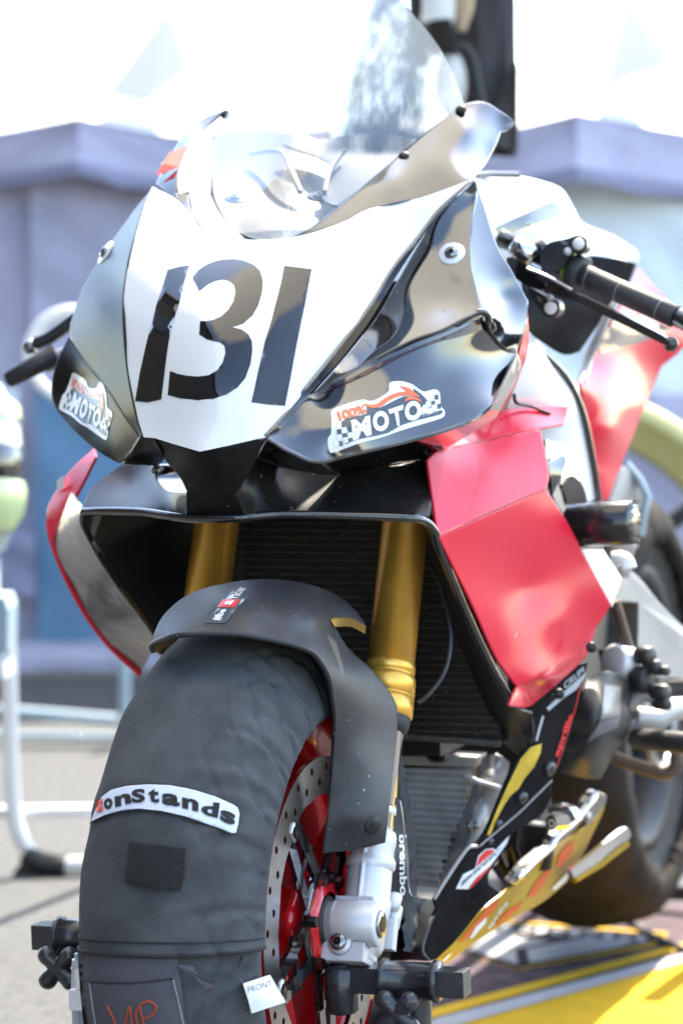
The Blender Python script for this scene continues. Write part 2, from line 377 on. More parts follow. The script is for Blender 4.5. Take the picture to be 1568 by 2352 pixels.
    def prism(s, poly, d, mi=0, smooth=False):
        """poly: list of 3d points (planar), extruded by vector d"""
        P = [Vector(p) for p in poly]; d = Vector(d); n = len(P)
        nn = Vector((0, 0, 0))
        for i in range(n): nn += P[i].cross(P[(i + 1) % n])
        if nn.dot(d) < 0: P = P[::-1]
        Q = [p + d for p in P]
        s.add(Q, [tuple(range(n))], mi, smooth); s.add(P, [tuple(reversed(range(n)))], mi, smooth)
        vs = []; fs = []
        for i in range(n):
            j = (i + 1) % n; q = len(vs); vs += [P[i], P[j], Q[j], Q[i]]; fs.append((q, q + 1, q + 2, q + 3))
        s.add(vs, fs, mi, smooth); return s
    def box(s, c, ax, hs, mi=0):
        """c centre, ax three axes, hs half sizes"""
        c = Vector(c); e = [Vector(a).normalized() * h for a, h in zip(ax, hs)]
        P = [c - e[0] - e[1] - e[2], c + e[0] - e[1] - e[2], c + e[0] + e[1] - e[2], c - e[0] + e[1] - e[2]]
        return s.prism(P, e[2] * 2, mi)
    def ball(s, c, r, n=16, mi=0, sc=(1, 1, 1)):
        m = n // 2; vs = []; fs = []; c = Vector(c)
        for i in range(m + 1):
            t = math.pi * i / m
            for j in range(n):
                p = 2 * math.pi * j / n; vs.append(c + Vector((math.sin(t) * math.cos(p) * sc[0], math.sin(t) * math.sin(p) * sc[1], math.cos(t) * sc[2])) * r)
        for i in range(m):
            for j in range(n): fs.append((i * n + j, (i + 1) * n + j, (i + 1) * n + (j + 1) % n, i * n + (j + 1) % n))
        s.add(vs, fs, mi); return s
    def mesh(s, name, mats, T=None):
        me = bpy.data.meshes.new(name); vs = [T @ v for v in s.v] if T else s.v
        me.from_pydata([tuple(v) for v in vs], [], s.f)
        for m in (mats if isinstance(mats, (list, tuple)) else [mats]): me.materials.append(m)
        me.polygons.foreach_set('material_index', s.m); me.polygons.foreach_set('use_smooth', s.sm)
        if s.cn:
            me.validate(clean_customdata=False) if False else None
            base = [v.normal.copy() for v in me.vertices]
            ln_ = [Vector((0, 0, 0))] * len(me.loops)
            for p in me.polygons:
                for li in p.loop_indices:
                    vi = me.loops[li].vertex_index
                    if not p.use_smooth: ln_[li] = p.normal
                    elif vi in s.cn: ln_[li] = s.cn[vi]
                    else: ln_[li] = base[vi]
            me.normals_split_custom_set([tuple(n) for n in ln_])
        return me
    def build(s, name, mats, parent, T=None, label=None):
        o = bpy.data.objects.new(name, s.mesh(name, mats, T)); COL.objects.link(o); o.parent = parent
        if label: o['label'] = label
        return o
    def bvh(s): return BVHTree.FromPolygons([tuple(v) for v in s.v], s.f)
def hit(bvh, x, y, tdef=None):
    r = rayl(x, y).normalized(); h = bvh.ray_cast(CAML, r)
    if h[0] is None: return None
    n = h[1] if h[1].dot(r) < 0 else -h[1]
    return h[0], n
def decal(bvh, shapes, mb=None, off=.0006, step=14, mi=0):
    """shapes: list of 2d outlines in picture coordinates laid on the surface held by bvh"""
    mb = mb or MB()
    for poly in shapes:
        v2, fs = tri2d(poly, step) if step else (list(poly), [tuple(range(len(poly)))])
        draw2(bvh, v2, fs, mb, off, mi)
    return mb
def draw2(bvh, v2, fs, mb, off, mi):
    H = [hit(bvh, x, y) for x, y in v2]; ok = [h for h in H if h]
    if not ok: return
    cx = sum((h[0] for h in ok), Vector()) / len(ok)
    V = []; N = []
    for (x, y), h in zip(v2, H):
        if h is None:
            g = min(ok, key=lambda q: (q[0] - (CAML + rayl(x, y) * ((q[0] - CAML).length / rayl(x, y).length))).length)
            r = rayl(x, y).normalized(); h = (CAML + r * (g[0] - CAML).length, g[1])
        V.append(h[0] + h[1] * off); N.append(h[1])
    fr = []
    for f in fs:
        a, b, c = V[f[0]], V[f[1]], V[f[2]]
        fr.append(tuple(f) if (b - a).cross(c - a).dot(N[f[0]]) > 0 else tuple(reversed(f)))
    mb.add(V, fr, mi, True)
def text2d(txt, quad, bold=0., shear=0., sub=2, space=1.0):
    """text outline mesh mapped on a picture quad (top-left, top-right, bottom-right, bottom-left)"""
    cu = bpy.data.curves.new('lettering', 'FONT'); cu.body = txt; cu.offset = bold; cu.shear = shear; cu.space_character = space; cu.resolution_u = 4
    ob = bpy.data.objects.new('lettering', cu); COL.objects.link(ob)
    dg = bpy.context.evaluated_depsgraph_get(); me = bpy.data.meshes.new_from_object(ob.evaluated_get(dg))
    bm = bmesh.new(); bm.from_mesh(me); bpy.data.meshes.remove(me)
    bpy.data.objects.remove(ob); bpy.data.curves.remove(cu)
    bmesh.ops.triangulate(bm, faces=bm.faces[:])
    xs = [v.co.x for v in bm.verts]; ys = [v.co.y for v in bm.verts]
    x0, x1, y0, y1 = min(xs), max(xs), min(ys), max(ys)
    for _ in range(sub):
        es = [e for e in bm.edges if e.calc_length() > (y1 - y0) * .35]
        if es: bmesh.ops.subdivide_edges(bm, edges=es, cuts=1); bmesh.ops.triangulate(bm, faces=bm.faces[:])
    bm.verts.ensure_lookup_table(); a, b, c, d = quad; v2 = []
    for v in bm.verts:
        u = (v.co.x - x0) / (x1 - x0); t = (v.co.y - y0) / (y1 - y0)
        X = (1 - u) * (1 - t) * d[0] + u * (1 - t) * c[0] + u * t * b[0] + (1 - u) * t * a[0]
        Y = (1 - u) * (1 - t) * d[1] + u * (1 - t) * c[1] + u * t * b[1] + (1 - u) * t * a[1]
        v2.append((X, Y))
    fs = [tuple(v.index for v in f.verts) for f in bm.faces]; bm.free(); return v2, fs
def text(bvh, txt, quad, mb=None, off=.0009, mi=0, **k):
    mb = mb or MB(); v2, fs = text2d(txt, quad, **k); draw2(bvh, v2, fs, mb, off, mi); return mb
def empty(name, label, cat, T=None, group=None):
    o = bpy.data.objects.new(name, None); COL.objects.link(o); o.empty_display_size = .1
    if T is not None: o.matrix_world = T
    o['label'] = label; o['category'] = cat
    if group: o['group'] = group
    return o
def rect(x0, y0, x1, y1): return [(x0, y0), (x1, y0), (x1, y1), (x0, y1)]
def wthing(name, label, cat, loc, group=None):
    o = empty(name, label, cat, Matrix.Translation(loc), group); return o, Matrix.Translation(-Vector(loc))
def tagobj(o, label, cat, group=None):
    o['label'] = label; o['category'] = cat
    if group: o['group'] = group
    return o

# ============================================================ THE PLACE
ground_m = mat('asphalt', (.028, .031, .034), .85, bump=1.0, bscale=120, col2=(.084, .088, .092), vscale=55, spec=.3)
mat_lav = mat('tent_fabric_lavender', (.44, .43, .56), .95, spec=.1, var=.22, vscale=2.2)
mat_lav2 = mat('tent_fabric_dark_band', (.24, .245, .36), .9)
mat_blue = mat('tent_fabric_blue', (.13, .25, .39), .9, spec=.1, var=.12, vscale=1.5)
mat_win = mat('tent_window_film', (.76, .84, .88), .5, var=.10, vscale=6)
mat_roof = mat('tent_roof_white', (.78, .80, .84), .8)
mat_fold_shade = mat('tent_roof_fold_shade', (.080, .110, .145), .9, spec=.2)  # shaded side of the white roof, put into the colour as dark blue
mat_pole = mat('tent_pole', (.55, .56, .58), .4, metal=.5)
g = MB(); N = 1
g.add([(-400, -400, 0), (400, -400, 0), (400, 400, 0), (-400, 400, 0)], [(0, 1, 2, 3)])
o = g.build('ground', ground_m, None); o['kind'] = 'structure'

def cloth(mb, A, B, z0, z1, nu=24, nv=8, amp=.02, seed=0, mi=0, scal=3., sag=0.):
    """hanging fabric between A and B (ground points)"""
    A, B = Vector(A), Vector(B); d = (B - A); nn = d.cross(Vector((0, 0, 1))).normalized(); vs = []; fs = []
    for i in range(nu + 1):
        for j in range(nv + 1):
            u, v = i / nu, j / nv; p = A + d * u; p.z = z0 + (z1 - z0) * v - sag * math.sin(math.pi * u) - (sag * .25 * noise.noise(Vector((u * 9, seed, 2))) * (1 - v))
            vs.append(p + nn * amp * (noise.noise(Vector((u * d.length * scal, v * .8, seed))) + .5 * noise.noise(Vector((u * d.length * scal * 2.3 + v * 3, v * 2, seed + 5)))))
    for i in range(nu):
        for j in range(nv): a = i * (nv + 1) + j; fs.append((a, a + nv + 1, a + nv + 2, a + 1))
    mb.add(vs, fs, mi); return mb
def wz(y, d): return G(784, y, d).z

def tent(label, corner, left, right, peakp, z_top, z_val, z_bot, parts_fn, folds, name='pop_up_canopy', back=3.0):
    root, T = wthing(name, label, 'canopy tent', (corner.x, corner.y, 0), 'pop-up canopies behind the motorcycle')
    for s, P in (('l', left), ('r', right)):
        m = MB(); cloth(m, corner, P, z_val, z_top, sag=.05, amp=.03, seed=3 if s == 'l' else 8)
        m.build('valance', mat_lav, root, T)
        h = MB(); off = Vector((0, -.012, 0)); cloth(h, Vector(corner) + off, Vector(P) + off, z_val - .005, z_val + .035, nv=1, sag=.05, amp=.03, seed=3 if s == 'l' else 8)
        h.build('valance_hem', mat_lav2, root, T)
    bl = left + Vector((0.2, back, 0)); br = right + Vector((0.2, back, 0))
    m = MB(); top = Vector(peakp)
    def face(A, B, sag):
        A = Vector((A.x, A.y, z_top)); B = Vector((B.x, B.y, z_top)); vs = []; fs = []; n = 10
        for i in range(n + 1):
            for j in range(n + 1):
                u, v = i / n, j / n; e = A.lerp(B, u); p = e.lerp(top, v)
                p.z = z_top + (top.z - z_top) * (v ** 1.5) - sag * math.sin(math.pi * u) * (1 - v) * v * 2 - .05 * math.sin(math.pi * u) * (1 - v)
                vs.append(p)
        for i in range(n):
            for j in range(n): a = i * (n + 1) + j; fs.append((a, a + n + 1, a + n + 2, a + 1))
        m.add(vs, fs)
    for A, B in ((left, corner), (corner, right), (right, br), (br, bl), (bl, left)): face(A, B, .12)
    m.build('roof', mat_roof, root, T)
    fo = MB(); fo.add([p for p in folds], [(0, 1, 2, 3)] if len(folds) == 4 else [(0, 1, 2)], 0, False); fo.build('peak_fold_shade', mat_fold_shade, root, T)  # facet coloured as the shaded side of the peak
    for P in (corner, left, right, bl, br):
        q = MB(); q.tube([(P.x + .03, P.y + .42, 0), (P.x + .03, P.y + .42, z_top - .02)], .018); q.build('leg', mat_pole, root, T)
    parts_fn(root, T); return root
D1 = 7.38
c1 = G(180, 267, D1); zt1 = c1.z; c1.z = 0
l1 = G(-700, 330, D1 + .9); l1.z = 0; r1 = G(760, 300, D1 + .25); r1.z = 0
zv1 = wz(396, D1)
pk1 = G(388, 10, D1 + 1.5)
def left_walls(root, T):
    def wall(nm, x0, x1, y0, y1, d0, mt, seed, amp=.09):
        A = G(x0, 900, d0); B = G(x1, 900, d0); m = MB(); cloth(m, A, B, max(.01, wz(y1, d0)), wz(y0, d0), amp=amp, seed=seed, nv=16, nu=60, scal=2.2)
        m.build(nm, mt, root, T)
    wall('wall_panel', -700, 140, 380, 1480, D1 + .30, mat_lav, 11, .05)
    wall('wall_panel', 74, 900, 380, 890, D1 + .22, mat_lav, 12, .07)
    wall('blue_panel', 82, 900, 880, 1486, D1 + .20, mat_blue, 13, .04)
    wall('skirt_band', -700, 900, 1478, 1557, D1 + .12, mat_lav, 14, .02)
    wall('window_panel', -200, 42, 892, 1180, D1 + .18, mat_win, 15, .01)
    wall('side_flap', -300, 78, 1180, 1372, D1 + .15, mat_lav2, 16, .03)
tent('left canopy tent with lavender valance and dark blue lower wall panel', c1, l1, r1, pk1, zt1, zv1, 0, left_walls, [G(388, 12, D1 + 1.35), G(238, 218, D1 + .08), G(340, 235, D1 + .0), G(438, 160, D1 + .45)])
D2 = 7.2
c2 = G(1325, 257, D2); zt2 = c2.z; c2.z = 0
l2 = G(800, 300, D2 + .2); l2.z = 0; r2 = G(2200, 330, D2 + .8); r2.z = 0
pk2 = G(1440, -12, D2 + 1.5)
def right_walls(root, T):
    def wall(nm, x0, x1, y0, y1, d0, mt, seed, amp=.09):
        A = G(x0, 900, d0); B = G(x1, 900, d0); m = MB(); cloth(m, A, B, max(.01, wz(y1, d0)), wz(y0, d0), amp=amp, seed=seed, nv=16, nu=60, scal=2.2)
        m.build(nm, mt, root, T)
    wall('window_panel', 900, 2200, 380, 912, D2 + .3, mat_win, 21)
    wall('wall_panel', 900, 2200, 905, 1600, D2 + .28, mat_lav, 22)
tent('right canopy tent with lavender valance and pale translucent window wall', c2, l2, r2, pk2, zt2, wz(408, D2), 0, right_walls, [G(1440, -8, D2 + 1.3), G(1385, 200, D2 + .08), G(1530, 155, D2 + .2), G(1537, 110, D2 + .5)])

# a third roof just showing over the left tent
def small_roof():
    root, T = wthing('pop_up_canopy', 'white canopy roof rising at the far left behind the lavender tent', 'canopy tent', (-2.4, 11, 0), 'pop-up canopies behind the motorcycle')
    a = G(-900, 330, 11); b = G(330, 330, 11); p = G(-300, -700, 13); q = G(265, 95, 11.5); e = G(-40, 235, 11)
    m = MB(); m.add([a, b, q, e], [(0, 1, 2, 3)]); m.add([a, e, q, p], [(0, 1, 2), (0, 2, 3)]); m.build('roof', mat_roof, root, T)
    m = MB(); m.add([G(-300, 300, 10.6), G(255, 98, 11.2), G(215, 125, 11.1), G(90, 190, 10.9), G(-40, 240, 10.8)], [(0, 1, 2, 3, 4)], 0, False); m.build('roof_fold_shade', mat_fold_shade, root, T)  # roof shade painted as a dark blue facet
    for s in (a, b):
        k = MB(); k.tube([(s.x, s.y, 0), (s.x, s.y, s.z)], .02); k.build('leg', mat_pole, root, T)
small_roof()

# ---- printed floor mat (flat print on one sheet)
mroot, T = wthing('floor_mat', 'printed paddock mat with yellow field and white letter shapes under the motorcycle', 'floor mat', (GZ(1300, 2250).x, GZ(1300, 2250).y, 0))
purp = mat('mat_purple_grey', (.040, .030, .036), .85, spec=.1, col2=(.12, .085, .095), vscale=26, bump=.2, bscale=300)
yel = mat('mat_yellow', (.55, .33, .020), .85, spec=.1, var=.10, vscale=14, bump=.2, bscale=300)
mwh = mat('mat_white_print', (.34, .34, .36), .85, spec=.1, var=.12, vscale=60)
mdk = mat('mat_dark_print', (.028, .023, .028), .85, spec=.1, var=.2, vscale=30)
def M3(x, y): return ((1150 + x * .4911) / 1.22449, (2500 + y * .4911) / 1.22449)
def sheet(nm, pts, z, mt, raw=False):
    m = MB(); P = [GZ(*(q if raw else M3(*q)), z) for q in pts]
    n = len(P); up = sum(((P[(i + 1) % n] - P[i]).cross(P[(i + 2) % n] - P[(i + 1) % n]).z) for i in range(n))
    m.add(P, [tuple(range(n)) if up > 0 else tuple(reversed(range(n)))], 0, False)
    return m.build(nm, mt, mroot, T)
bse = MB(); bp = [GZ(560, 2330), GZ(1200, 2720), GZ(1650, 2620), GZ(1750, 2080), GZ(1040, 2085)]
for p in bp: p.z = .0005
bse.prism(bp, (0, 0, .0035)); bse.build('mat_sheet', purp, mroot, T)
sheet('yellow_field', [(150, 800), (400, 1300), (1750, 1180), (1950, 310), (1568, 412)], .006, yel)
sheet('white_stripe', [(60, 795), (150, 815), (1568, 420), (2200, 262), (2200, 225), (1568, 372), (150, 745)], .0075, mwh)
sheet('yellow_stripe', [(60, 745), (145, 738), (1568, 345), (2100, 222), (2100, 182), (1568, 310), (145, 685)], .0075, yel)
sheet('dark_stripe', [(145, 740), (150, 762), (1568, 372), (2200, 225), (2100, 205), (1568, 350)], .0065, mdk)
sheet('logo_field', [(200, 330), (620, 460), (1380, 315), (1475, 262), (560, 190)], .0062, mdk)
sheet('logo_border', [(200, 345), (620, 460), (1380, 316), (1475, 262), (1475, 278), (1385, 330), (640, 462), (600, 458)], .0072, yel)
sheet('logo_top_line', [(570, 186), (1060, 218), (1480, 252), (1470, 262), (1040, 228), (570, 196)], .0072, yel)
sheet('white_letter_shape', [(350, 350), (470, 245), (610, 248), (615, 282), (810, 298), (610, 348), (622, 432)], .0072, mwh)
sheet('white_letter_shape', [(672, 345), (1000, 284), (1310, 302), (1150, 345), (690, 425)], .0072, mwh)
for i in range(9):
    x = 545 + i * 96; y = 205 + i * 7.4; wd = 62
    sheet('white_lettering', [(x, y), (x + wd, y + 5), (x + wd - 22, y + 42), (x - 22, y + 36)], .0072, mwh)
    if i % 2: sheet('lettering_gap', [(x + 12, y + 12), (x + wd - 16, y + 15), (x + wd - 28, y + 28), (x, y + 25)], .0080, mdk)

# ---- cable on the ground behind the mat
cb = MB(); cb.tube([GZ(*p, .01) for p in catmull([(1440, 2108), (1480, 2140), (1530, 2165), (1620, 2200), (1800, 2250)], 5)], .006, 8)
o = cb.build('ground_cable', rub, None); tagobj(o, 'black cable lying on the ground behind the rear wheel', 'cable')

# ---- white tube stand at the left with a black foot
wt = mat('white_painted_tube', (.72, .73, .74), .3, coat=.3); dS = 4.39
wt2 = mat('pale_blue_painted_tube', (.30, .40, .46), .4)
loc = G(40, 1990, dS); root, T = wthing('tube_stand', 'white bent-tube stand with black foot clamp on the asphalt at the left', 'stand', (loc.x, loc.y, 0))
pts = [(15, 1380), (22, 1560), (24, 1700), (30, 1840), (42, 1910), (75, 1965), (120, 1985), (330, 1985)]
m = MB(); m.tube([G(x, y, dS) for x, y in catmull(pts, 6)], .0145, 16); m.build('tube', wt, root, T)
m = MB(); m.tube([G(-200, 1862, dS + .02), G(15, 1865, dS + .02), G(400, 1860, dS + .1)], .011, 12); m.build('crossbar', wt, root, T)
m = MB(); m.tube([G(x, y, dS) for x, y in catmull([(58, 1958), (90, 1980), (150, 1990)], 4)], .019, 14)
b0 = G(26, 2010, dS); m.prism([G(26, 2012, dS), G(150, 2012, dS), G(150, 1990, dS), G(60, 1966, dS)], (0, .04, 0)); m.build('foot_clamp', mblk, root, T)
loc = G(150, 1640, 6.0); root, T = wthing('crowd_barrier', 'pale tube barrier standing in front of the left tent', 'barrier', (loc.x, loc.y, 0))
for pl, rr in (([(-200, 1630), (0, 1632), (270, 1655)], .014), ([(-200, 1688), (0, 1690), (420, 1696)], .010), ([(287, 1500), (287, 1710)], .013), ([(-120, 1500), (-120, 1710)], .013)):
    m = MB(); m.tube([G(x, y, 6.0) for x, y in pl], rr, 10); m.build('rail', wt2, root, T)

# ---- neon helmet and second bike nose at the left edge
neon = mat('neon_yellow_plastic', (.62, .74, .34), .25, coat=.6, var=.15, vscale=12); neonw = mat('pale_cream_plastic', (.75, .78, .60), .25, coat=.6)
dH = 3.9
c = G(-128, 1040, dH); root, T = wthing('racing_helmet', 'neon yellow racing helmet with dark visor cut off by the left edge', 'helmet', c)
m = MB(); sc = dH / FPX
m.lathe([(0, .14), (.05, .135), (.09, .11), (.118, .06), (.125, 0), (.12, -.05), (.108, -.10), (.10, -.125), (.085, -.13), (.08, -.11)], c, (0, .1, 1), 36)
m.build('shell', neonw, root, T)
m = MB(); m.lathe([(.1245, .010), (.129, .0), (.129, -.03), (.126, -.045)], c, (0, .1, 1), 24, a0=-60, a1=75, ref=(1, -.4, 0)); m.build('visor', blkd, root, T)
m = MB(); m.lathe([(.127, -.045), (.132, -.06), (.128, -.10), (.112, -.125)], c, (0, .1, 1), 24, a0=-70, a1=80, ref=(1, -.4, 0)); m.build('chin_bar', neon, root, T)
m = MB(); m.lathe([(.11, .085), (.12, .075), (.123, .055)], c, (0, .1, 1), 24, a0=-80, a1=90, ref=(1, -.4, 0)); m.build('trim', neon, root, T)
c = G(-60, 1330, dH); root, T = wthing('rider_boot', 'neon and white boxy equipment case below the neon helmet at the left edge', 'equipment case', G(-60, 1560, dH))
m = MB(); m.prism([G(-160, 1170, dH), G(-10, 1172, dH), G(12, 1215, dH), G(-12, 1275, dH), G(-160, 1300, dH)], (0, .12, 0)); m.build('upper_case', neonw, root, T)
m = MB(); m.prism([G(-160, 1368, dH), G(8, 1372, dH), G(18, 1400, dH), G(16, 1496, dH), G(-160, 1500, dH)], (0, .12, 0)); m.build('blue_panel', wt2, root, T)
m = MB(); m.prism([G(-160, 1300, dH), G(-20, 1290, dH), G(-20, 1370, dH), G(-160, 1370, dH)], (0, .10, 0)); m.build('middle_case', wt, root, T)
m = MB(); m.prism([G(-160, 1502, dH), G(4, 1500, dH), G(12, 1560, dH), G(-160, 1566, dH)], (0, .12, 0)); m.build('base', wt, root, T)
m = MB(); m.tube([G(-80, 1560, dH), G(-80, 2136, dH)], .02); m.build('post', wt, root, T)
bpy.data.objects[root.name].name = 'equipment_case'

# ---- white ring beyond the left grip
c = G(168, 815, 4.6); root, T = wthing('white_ring', 'white round ring partly hidden behind the left side of the fairing', 'ring', c)
m = MB(); m.tube([c + Vector((math.cos(a) * .083, 0, math.sin(a) * .083)) for a in [2 * math.pi * i / 40 for i in range(40)]], .0115, 14, closed=True, flat=1.0); m.build('rim', wt, root, T)
q9 = G(420, 830, 4.6); m = MB(); m.tube([c + Vector((.083, 0, 0)), q9, Vector((q9.x, q9.y, 0))], .012, 10); m.build('post', wt2, root, T)

# ---- yellow hoop behind the rear wheel
yh = mat('pale_yellow_paint', (.56, .53, .22), .25, coat=.5); dY = 4.9
c = G(1270, 1395, dY); root, T = wthing('yellow_hoop', 'large pale yellow round hoop standing behind the rear tyre', 'hoop', (c.x, c.y, 0))
rY = 500 / FPX * dY
m = MB(); m.lathe([(rY, 0), (rY + .012, -.02), (rY + .005, -.06), (rY - .028, -.075), (rY - .036, -.05), (rY - .075, -.045), (rY - .09, .0), (rY - .06, .03)], c, (.0, 1, 0), 90); m.build('rim', yh, root, T)
m = MB()
for k in range(5):
    a = R(36 + 72 * k); m.tube([c, c + Vector((math.cos(a) * (rY - .07), 0, math.sin(a) * (rY - .07)))], .018)
m.build('spoke', mblk, root, T)
m = MB(); m.tube([c + Vector((0, 0, -rY + .05)), (c.x, c.y, 0)], .03); m.build('foot', mblk, root, T)

# ---- black jacket hanging under the canopy edge, with hanger rod
jm = mat('black_cloth', (.035, .034, .036), .8, var=.25, vscale=12); jm2 = mat('charcoal_cloth', (.075, .07, .07), .8, var=.15, vscale=12)
dJ = 4.3
c = G(1090, 150, dJ); root, T = wthing('hanging_jacket', 'black jacket hanging behind the screen in front of the right tent', 'jacket', c)
def fold(pts, mt, nm, d0, seed, amp=.02):
    n = 20; m = MB(); vs = []; fs = []
    (xa, ya), (xb, yb), (xc, yc), (xd, yd) = pts
    for i in range(n + 1):
        for j in range(n + 1):
            u, v = i / n, j / n
            x = (1 - v) * ((1 - u) * xa + u * xb) + v * ((1 - u) * xd + u * xc); y = (1 - v) * ((1 - u) * ya + u * yb) + v * ((1 - u) * yd + u * yc)
            vs.append(G(x, y, d0 + amp * (noise.noise(Vector((u * 6, v * .8, seed))) * 1.6 - 1.2 * math.sin(math.pi * u))))
    for i in range(n):
        for j in range(n): a = i * (n + 1) + j; fs.append((a, a + n + 1, a + n + 2, a + 1))
    m.add(vs, fs); vs2 = [v + Vector((0, .03, 0)) for v in vs]; m.add(vs2, [tuple(reversed(f)) for f in fs]); return m.build(nm, mt, root, T)
fold([(1040, -120), (1184, -120), (1188, 357), (1020, 345)], jm, 'body', dJ, 2)
fold([(1183, 130), (1190, 150), (1190, 345), (1108, 330)], jm2, 'sleeve', dJ - .05, 4, .015)
fold([(935, -120), (985, -120), (985, 150), (940, 130)], jm2, 'sleeve', dJ + .05, 6, .015)
skin = mat('tan_leather', (.50, .36, .22), .6); lightc = mat('pale_cloth', (.75, .74, .70), .8)
m = MB(); m.tube([G(1072, -60, dJ - .1), G(1066, 20, dJ - .1), G(1058, 70, dJ - .1)], [.018, .016, .008], 12); m.build('strap', skin, root, T)
m = MB(); m.tube([G(1010, -80, dJ - .1), G(1008, 30, dJ - .1), G(1000, 60, dJ - .1)], .03, 12); m.build('cuff', lightc, root, T)
m = MB(); m.tube([G(x, y, dJ - .12) for x, y in catmull([(1040, 112), (1066, 110), (1082, 130), (1094, 180), (1106, 245)], 4)], .0085, 10); m.build('handle', mblk, root, T)
m = MB(); m.cyl(G(1008, 48, dJ - .12), G(1018, 122, dJ - .12), .022); m.build('grip_sleeve', rub, root, T)
m = MB(); m.ball(G(1035, 190, dJ - .1), .035, sc=(.8, .8, 1.6)); m.build('white_glove', lightc, root, T)
m = MB(); m.tube([G(1085, -120, dJ), G(1085, -420, dJ + .4), G(1085, -420, D2)], .008); m.build('hanger', chrome, root, T)

# unseen building added left of the frame to darken the left cowl reflection
trl = mat('brown_block_face', (.045, .036, .028), .9, spec=.1, var=.25, vscale=1.2, bump=.4, bscale=30)
root, T = wthing('reflection_block', 'added unseen brown building left of the picture, darkens the left cowl reflection', 'block', (-9, -1, 0))
m = MB(); m.box(Vector((-10, -7, 4.6)), [(1, 0, 0), (0, 1, 0), (0, 0, 1)], (3, 14, 4.6)); m.build('reflection_block_side', trl, root, T)
m = MB(); m.box(Vector((-10, -7, 9.33)), [(1, 0, 0), (0, 1, 0), (0, 0, 1)], (3.3, 14.3, .12)); m.build('roof', mblk, root, T)  # top of the added unseen block
for y in (-6.5, -3.5, -.5, 2.5, 5.5):
    for z in (2.2, 6.0):
        m = MB(); m.box(Vector((-6.98, y, z)), [(1, 0, 0), (0, 1, 0), (0, 0, 1)], (.03, .7, .6)); m.build('reflection_block_window', blkd, root, T)
# ---- things behind the camera that the gloss paint mirrors: trees and a white canopy
leafm = mat('tree_foliage', (.035, .055, .02), .7, col2=(.08, .11, .035), vscale=2); barkm = mat('tree_bark', (.10, .08, .06), .9)
for i, (x, y, h) in enumerate([(-13, -20, 8.5), (-5, -27, 7.0), (6, -26, 8), (17, -20, 8)]):
    root, T = wthing('tree', ['broad leafy tree behind the photographer, mirrored in the left cowl', 'smaller leafy tree mirrored in the middle of the number plate', 'tall leafy tree mirrored in the right cowl', 'leafy tree at the right, mirrored in the red side panel'][i], 'tree', (x, y, 0), 'trees mirrored in the paintwork')
    m = MB(); m.tube([(x, y, 0), (x + .1, y, h * .3), (x - .1, y, h * .6), (x, y, h * .85)], [.22, .17, .1, .03], 10)
    for k in range(9):
        a = k * 2.4; zz = h * (.3 + .05 * k); rr = h * .28 * (1 - k * .05)
        m.tube([(x, y, zz), (x + math.cos(a) * rr * .5, y + math.sin(a) * rr * .5, zz + rr * .35), (x + math.cos(a) * rr, y + math.sin(a) * rr, zz + rr * .55)], [.08, .05, .02], 6)
    m.build('trunk', barkm, root, T)
    m = MB(); rnd = random.Random(i)
    vs = []; fs = []
    cl = [(rnd.gauss(0, .17) * h, rnd.gauss(0, .17) * h, h * (.62 + rnd.gauss(0, .13)), h * rnd.uniform(.07, .14)) for _ in range(38)]
    for cx_, cy_, cz_, cr_ in cl:
        for _ in range(90):
            d = Vector((rnd.gauss(0, 1), rnd.gauss(0, 1), rnd.gauss(0, 1))).normalized() * cr_ * rnd.uniform(.5, 1)
            p = Vector((x + cx_, y + cy_, cz_)) + d; a = Vector((rnd.uniform(-1, 1), rnd.uniform(-1, 1), rnd.uniform(-1, 1))).normalized() * .16; b_ = a.orthogonal().normalized() * .11
            q = len(vs); vs += [p - a, p - b_, p + a, p + b_]; fs.append((q, q + 1, q + 2, q + 3))
    m.add(vs, fs, 0, False); m.build('crown', leafm, root, T)

# ============================================================ THE MOTORCYCLE
bike = empty('motorcycle', 'black, white and red race motorcycle with number 131 on its nose', 'motorcycle', MB_)
RAKE = R(24.25); ZA = .345
FD = Vector((0, math.sin(RAKE), math.cos(RAKE))); FN = Vector((0, -math.cos(RAKE), math.sin(RAKE)))
def FK(side, t, n=0., l=0.): return Vector((side * .108 + l, .03, ZA)) + FD * t + FN * n
AX = Vector((1, 0, 0)); AXL = Vector((0, 0, ZA))
BV = {}
def keep(nm, mb): BV[nm] = mb.bvh(); return mb

# ---- nose: white number plate
P = [(350, 428, .20, 'c'), (402, 455, .17), (440, 495, .135), (470, 530, .112), (540, 547, .092), (612, 549, .088), (700, 538, .098), (790, 508, .125), (850, 478, .15), (960, 455, .185), (1090, 408, .225, 'c'),
     (1012, 480, .19), (960, 545, .165), (900, 620, .12), (850, 705, .08), (780, 797, .04), (700, 898, -.005), (640, 970, -.035), (612, 1004, -.05, 'c'), (590, 1008, -.056, 'c'), (530, 1022, -.068), (458, 1037, -.078, 'c'), (400, 1020, -.068), (355, 1006, -.056, 'c'), (330, 1004, -.05, 'c'),
     (308, 930, -.03), (290, 820, .0), (284, 700, .035), (294, 610, .07), (312, 540, .105), (330, 480, .15)]
plate = MB().patch(P, [(478, 900, -.062), (500, 750, -.032), (560, 620, .035)], step=14)
keep('plate', plate); plate.build('number_plate', wht, bike)
one_l = [(385, 620), (410, 613), (436, 609), (412, 697), (388, 784), (378, 860), (371, 917), (340, 924), (311, 921), (322, 855), (338, 784), (360, 700)]
one_r = [(653, 611), (685, 614), (716, 618), (700, 700), (682, 784), (668, 860), (654, 932), (615, 929), (577, 924), (592, 855), (608, 784), (632, 700)]
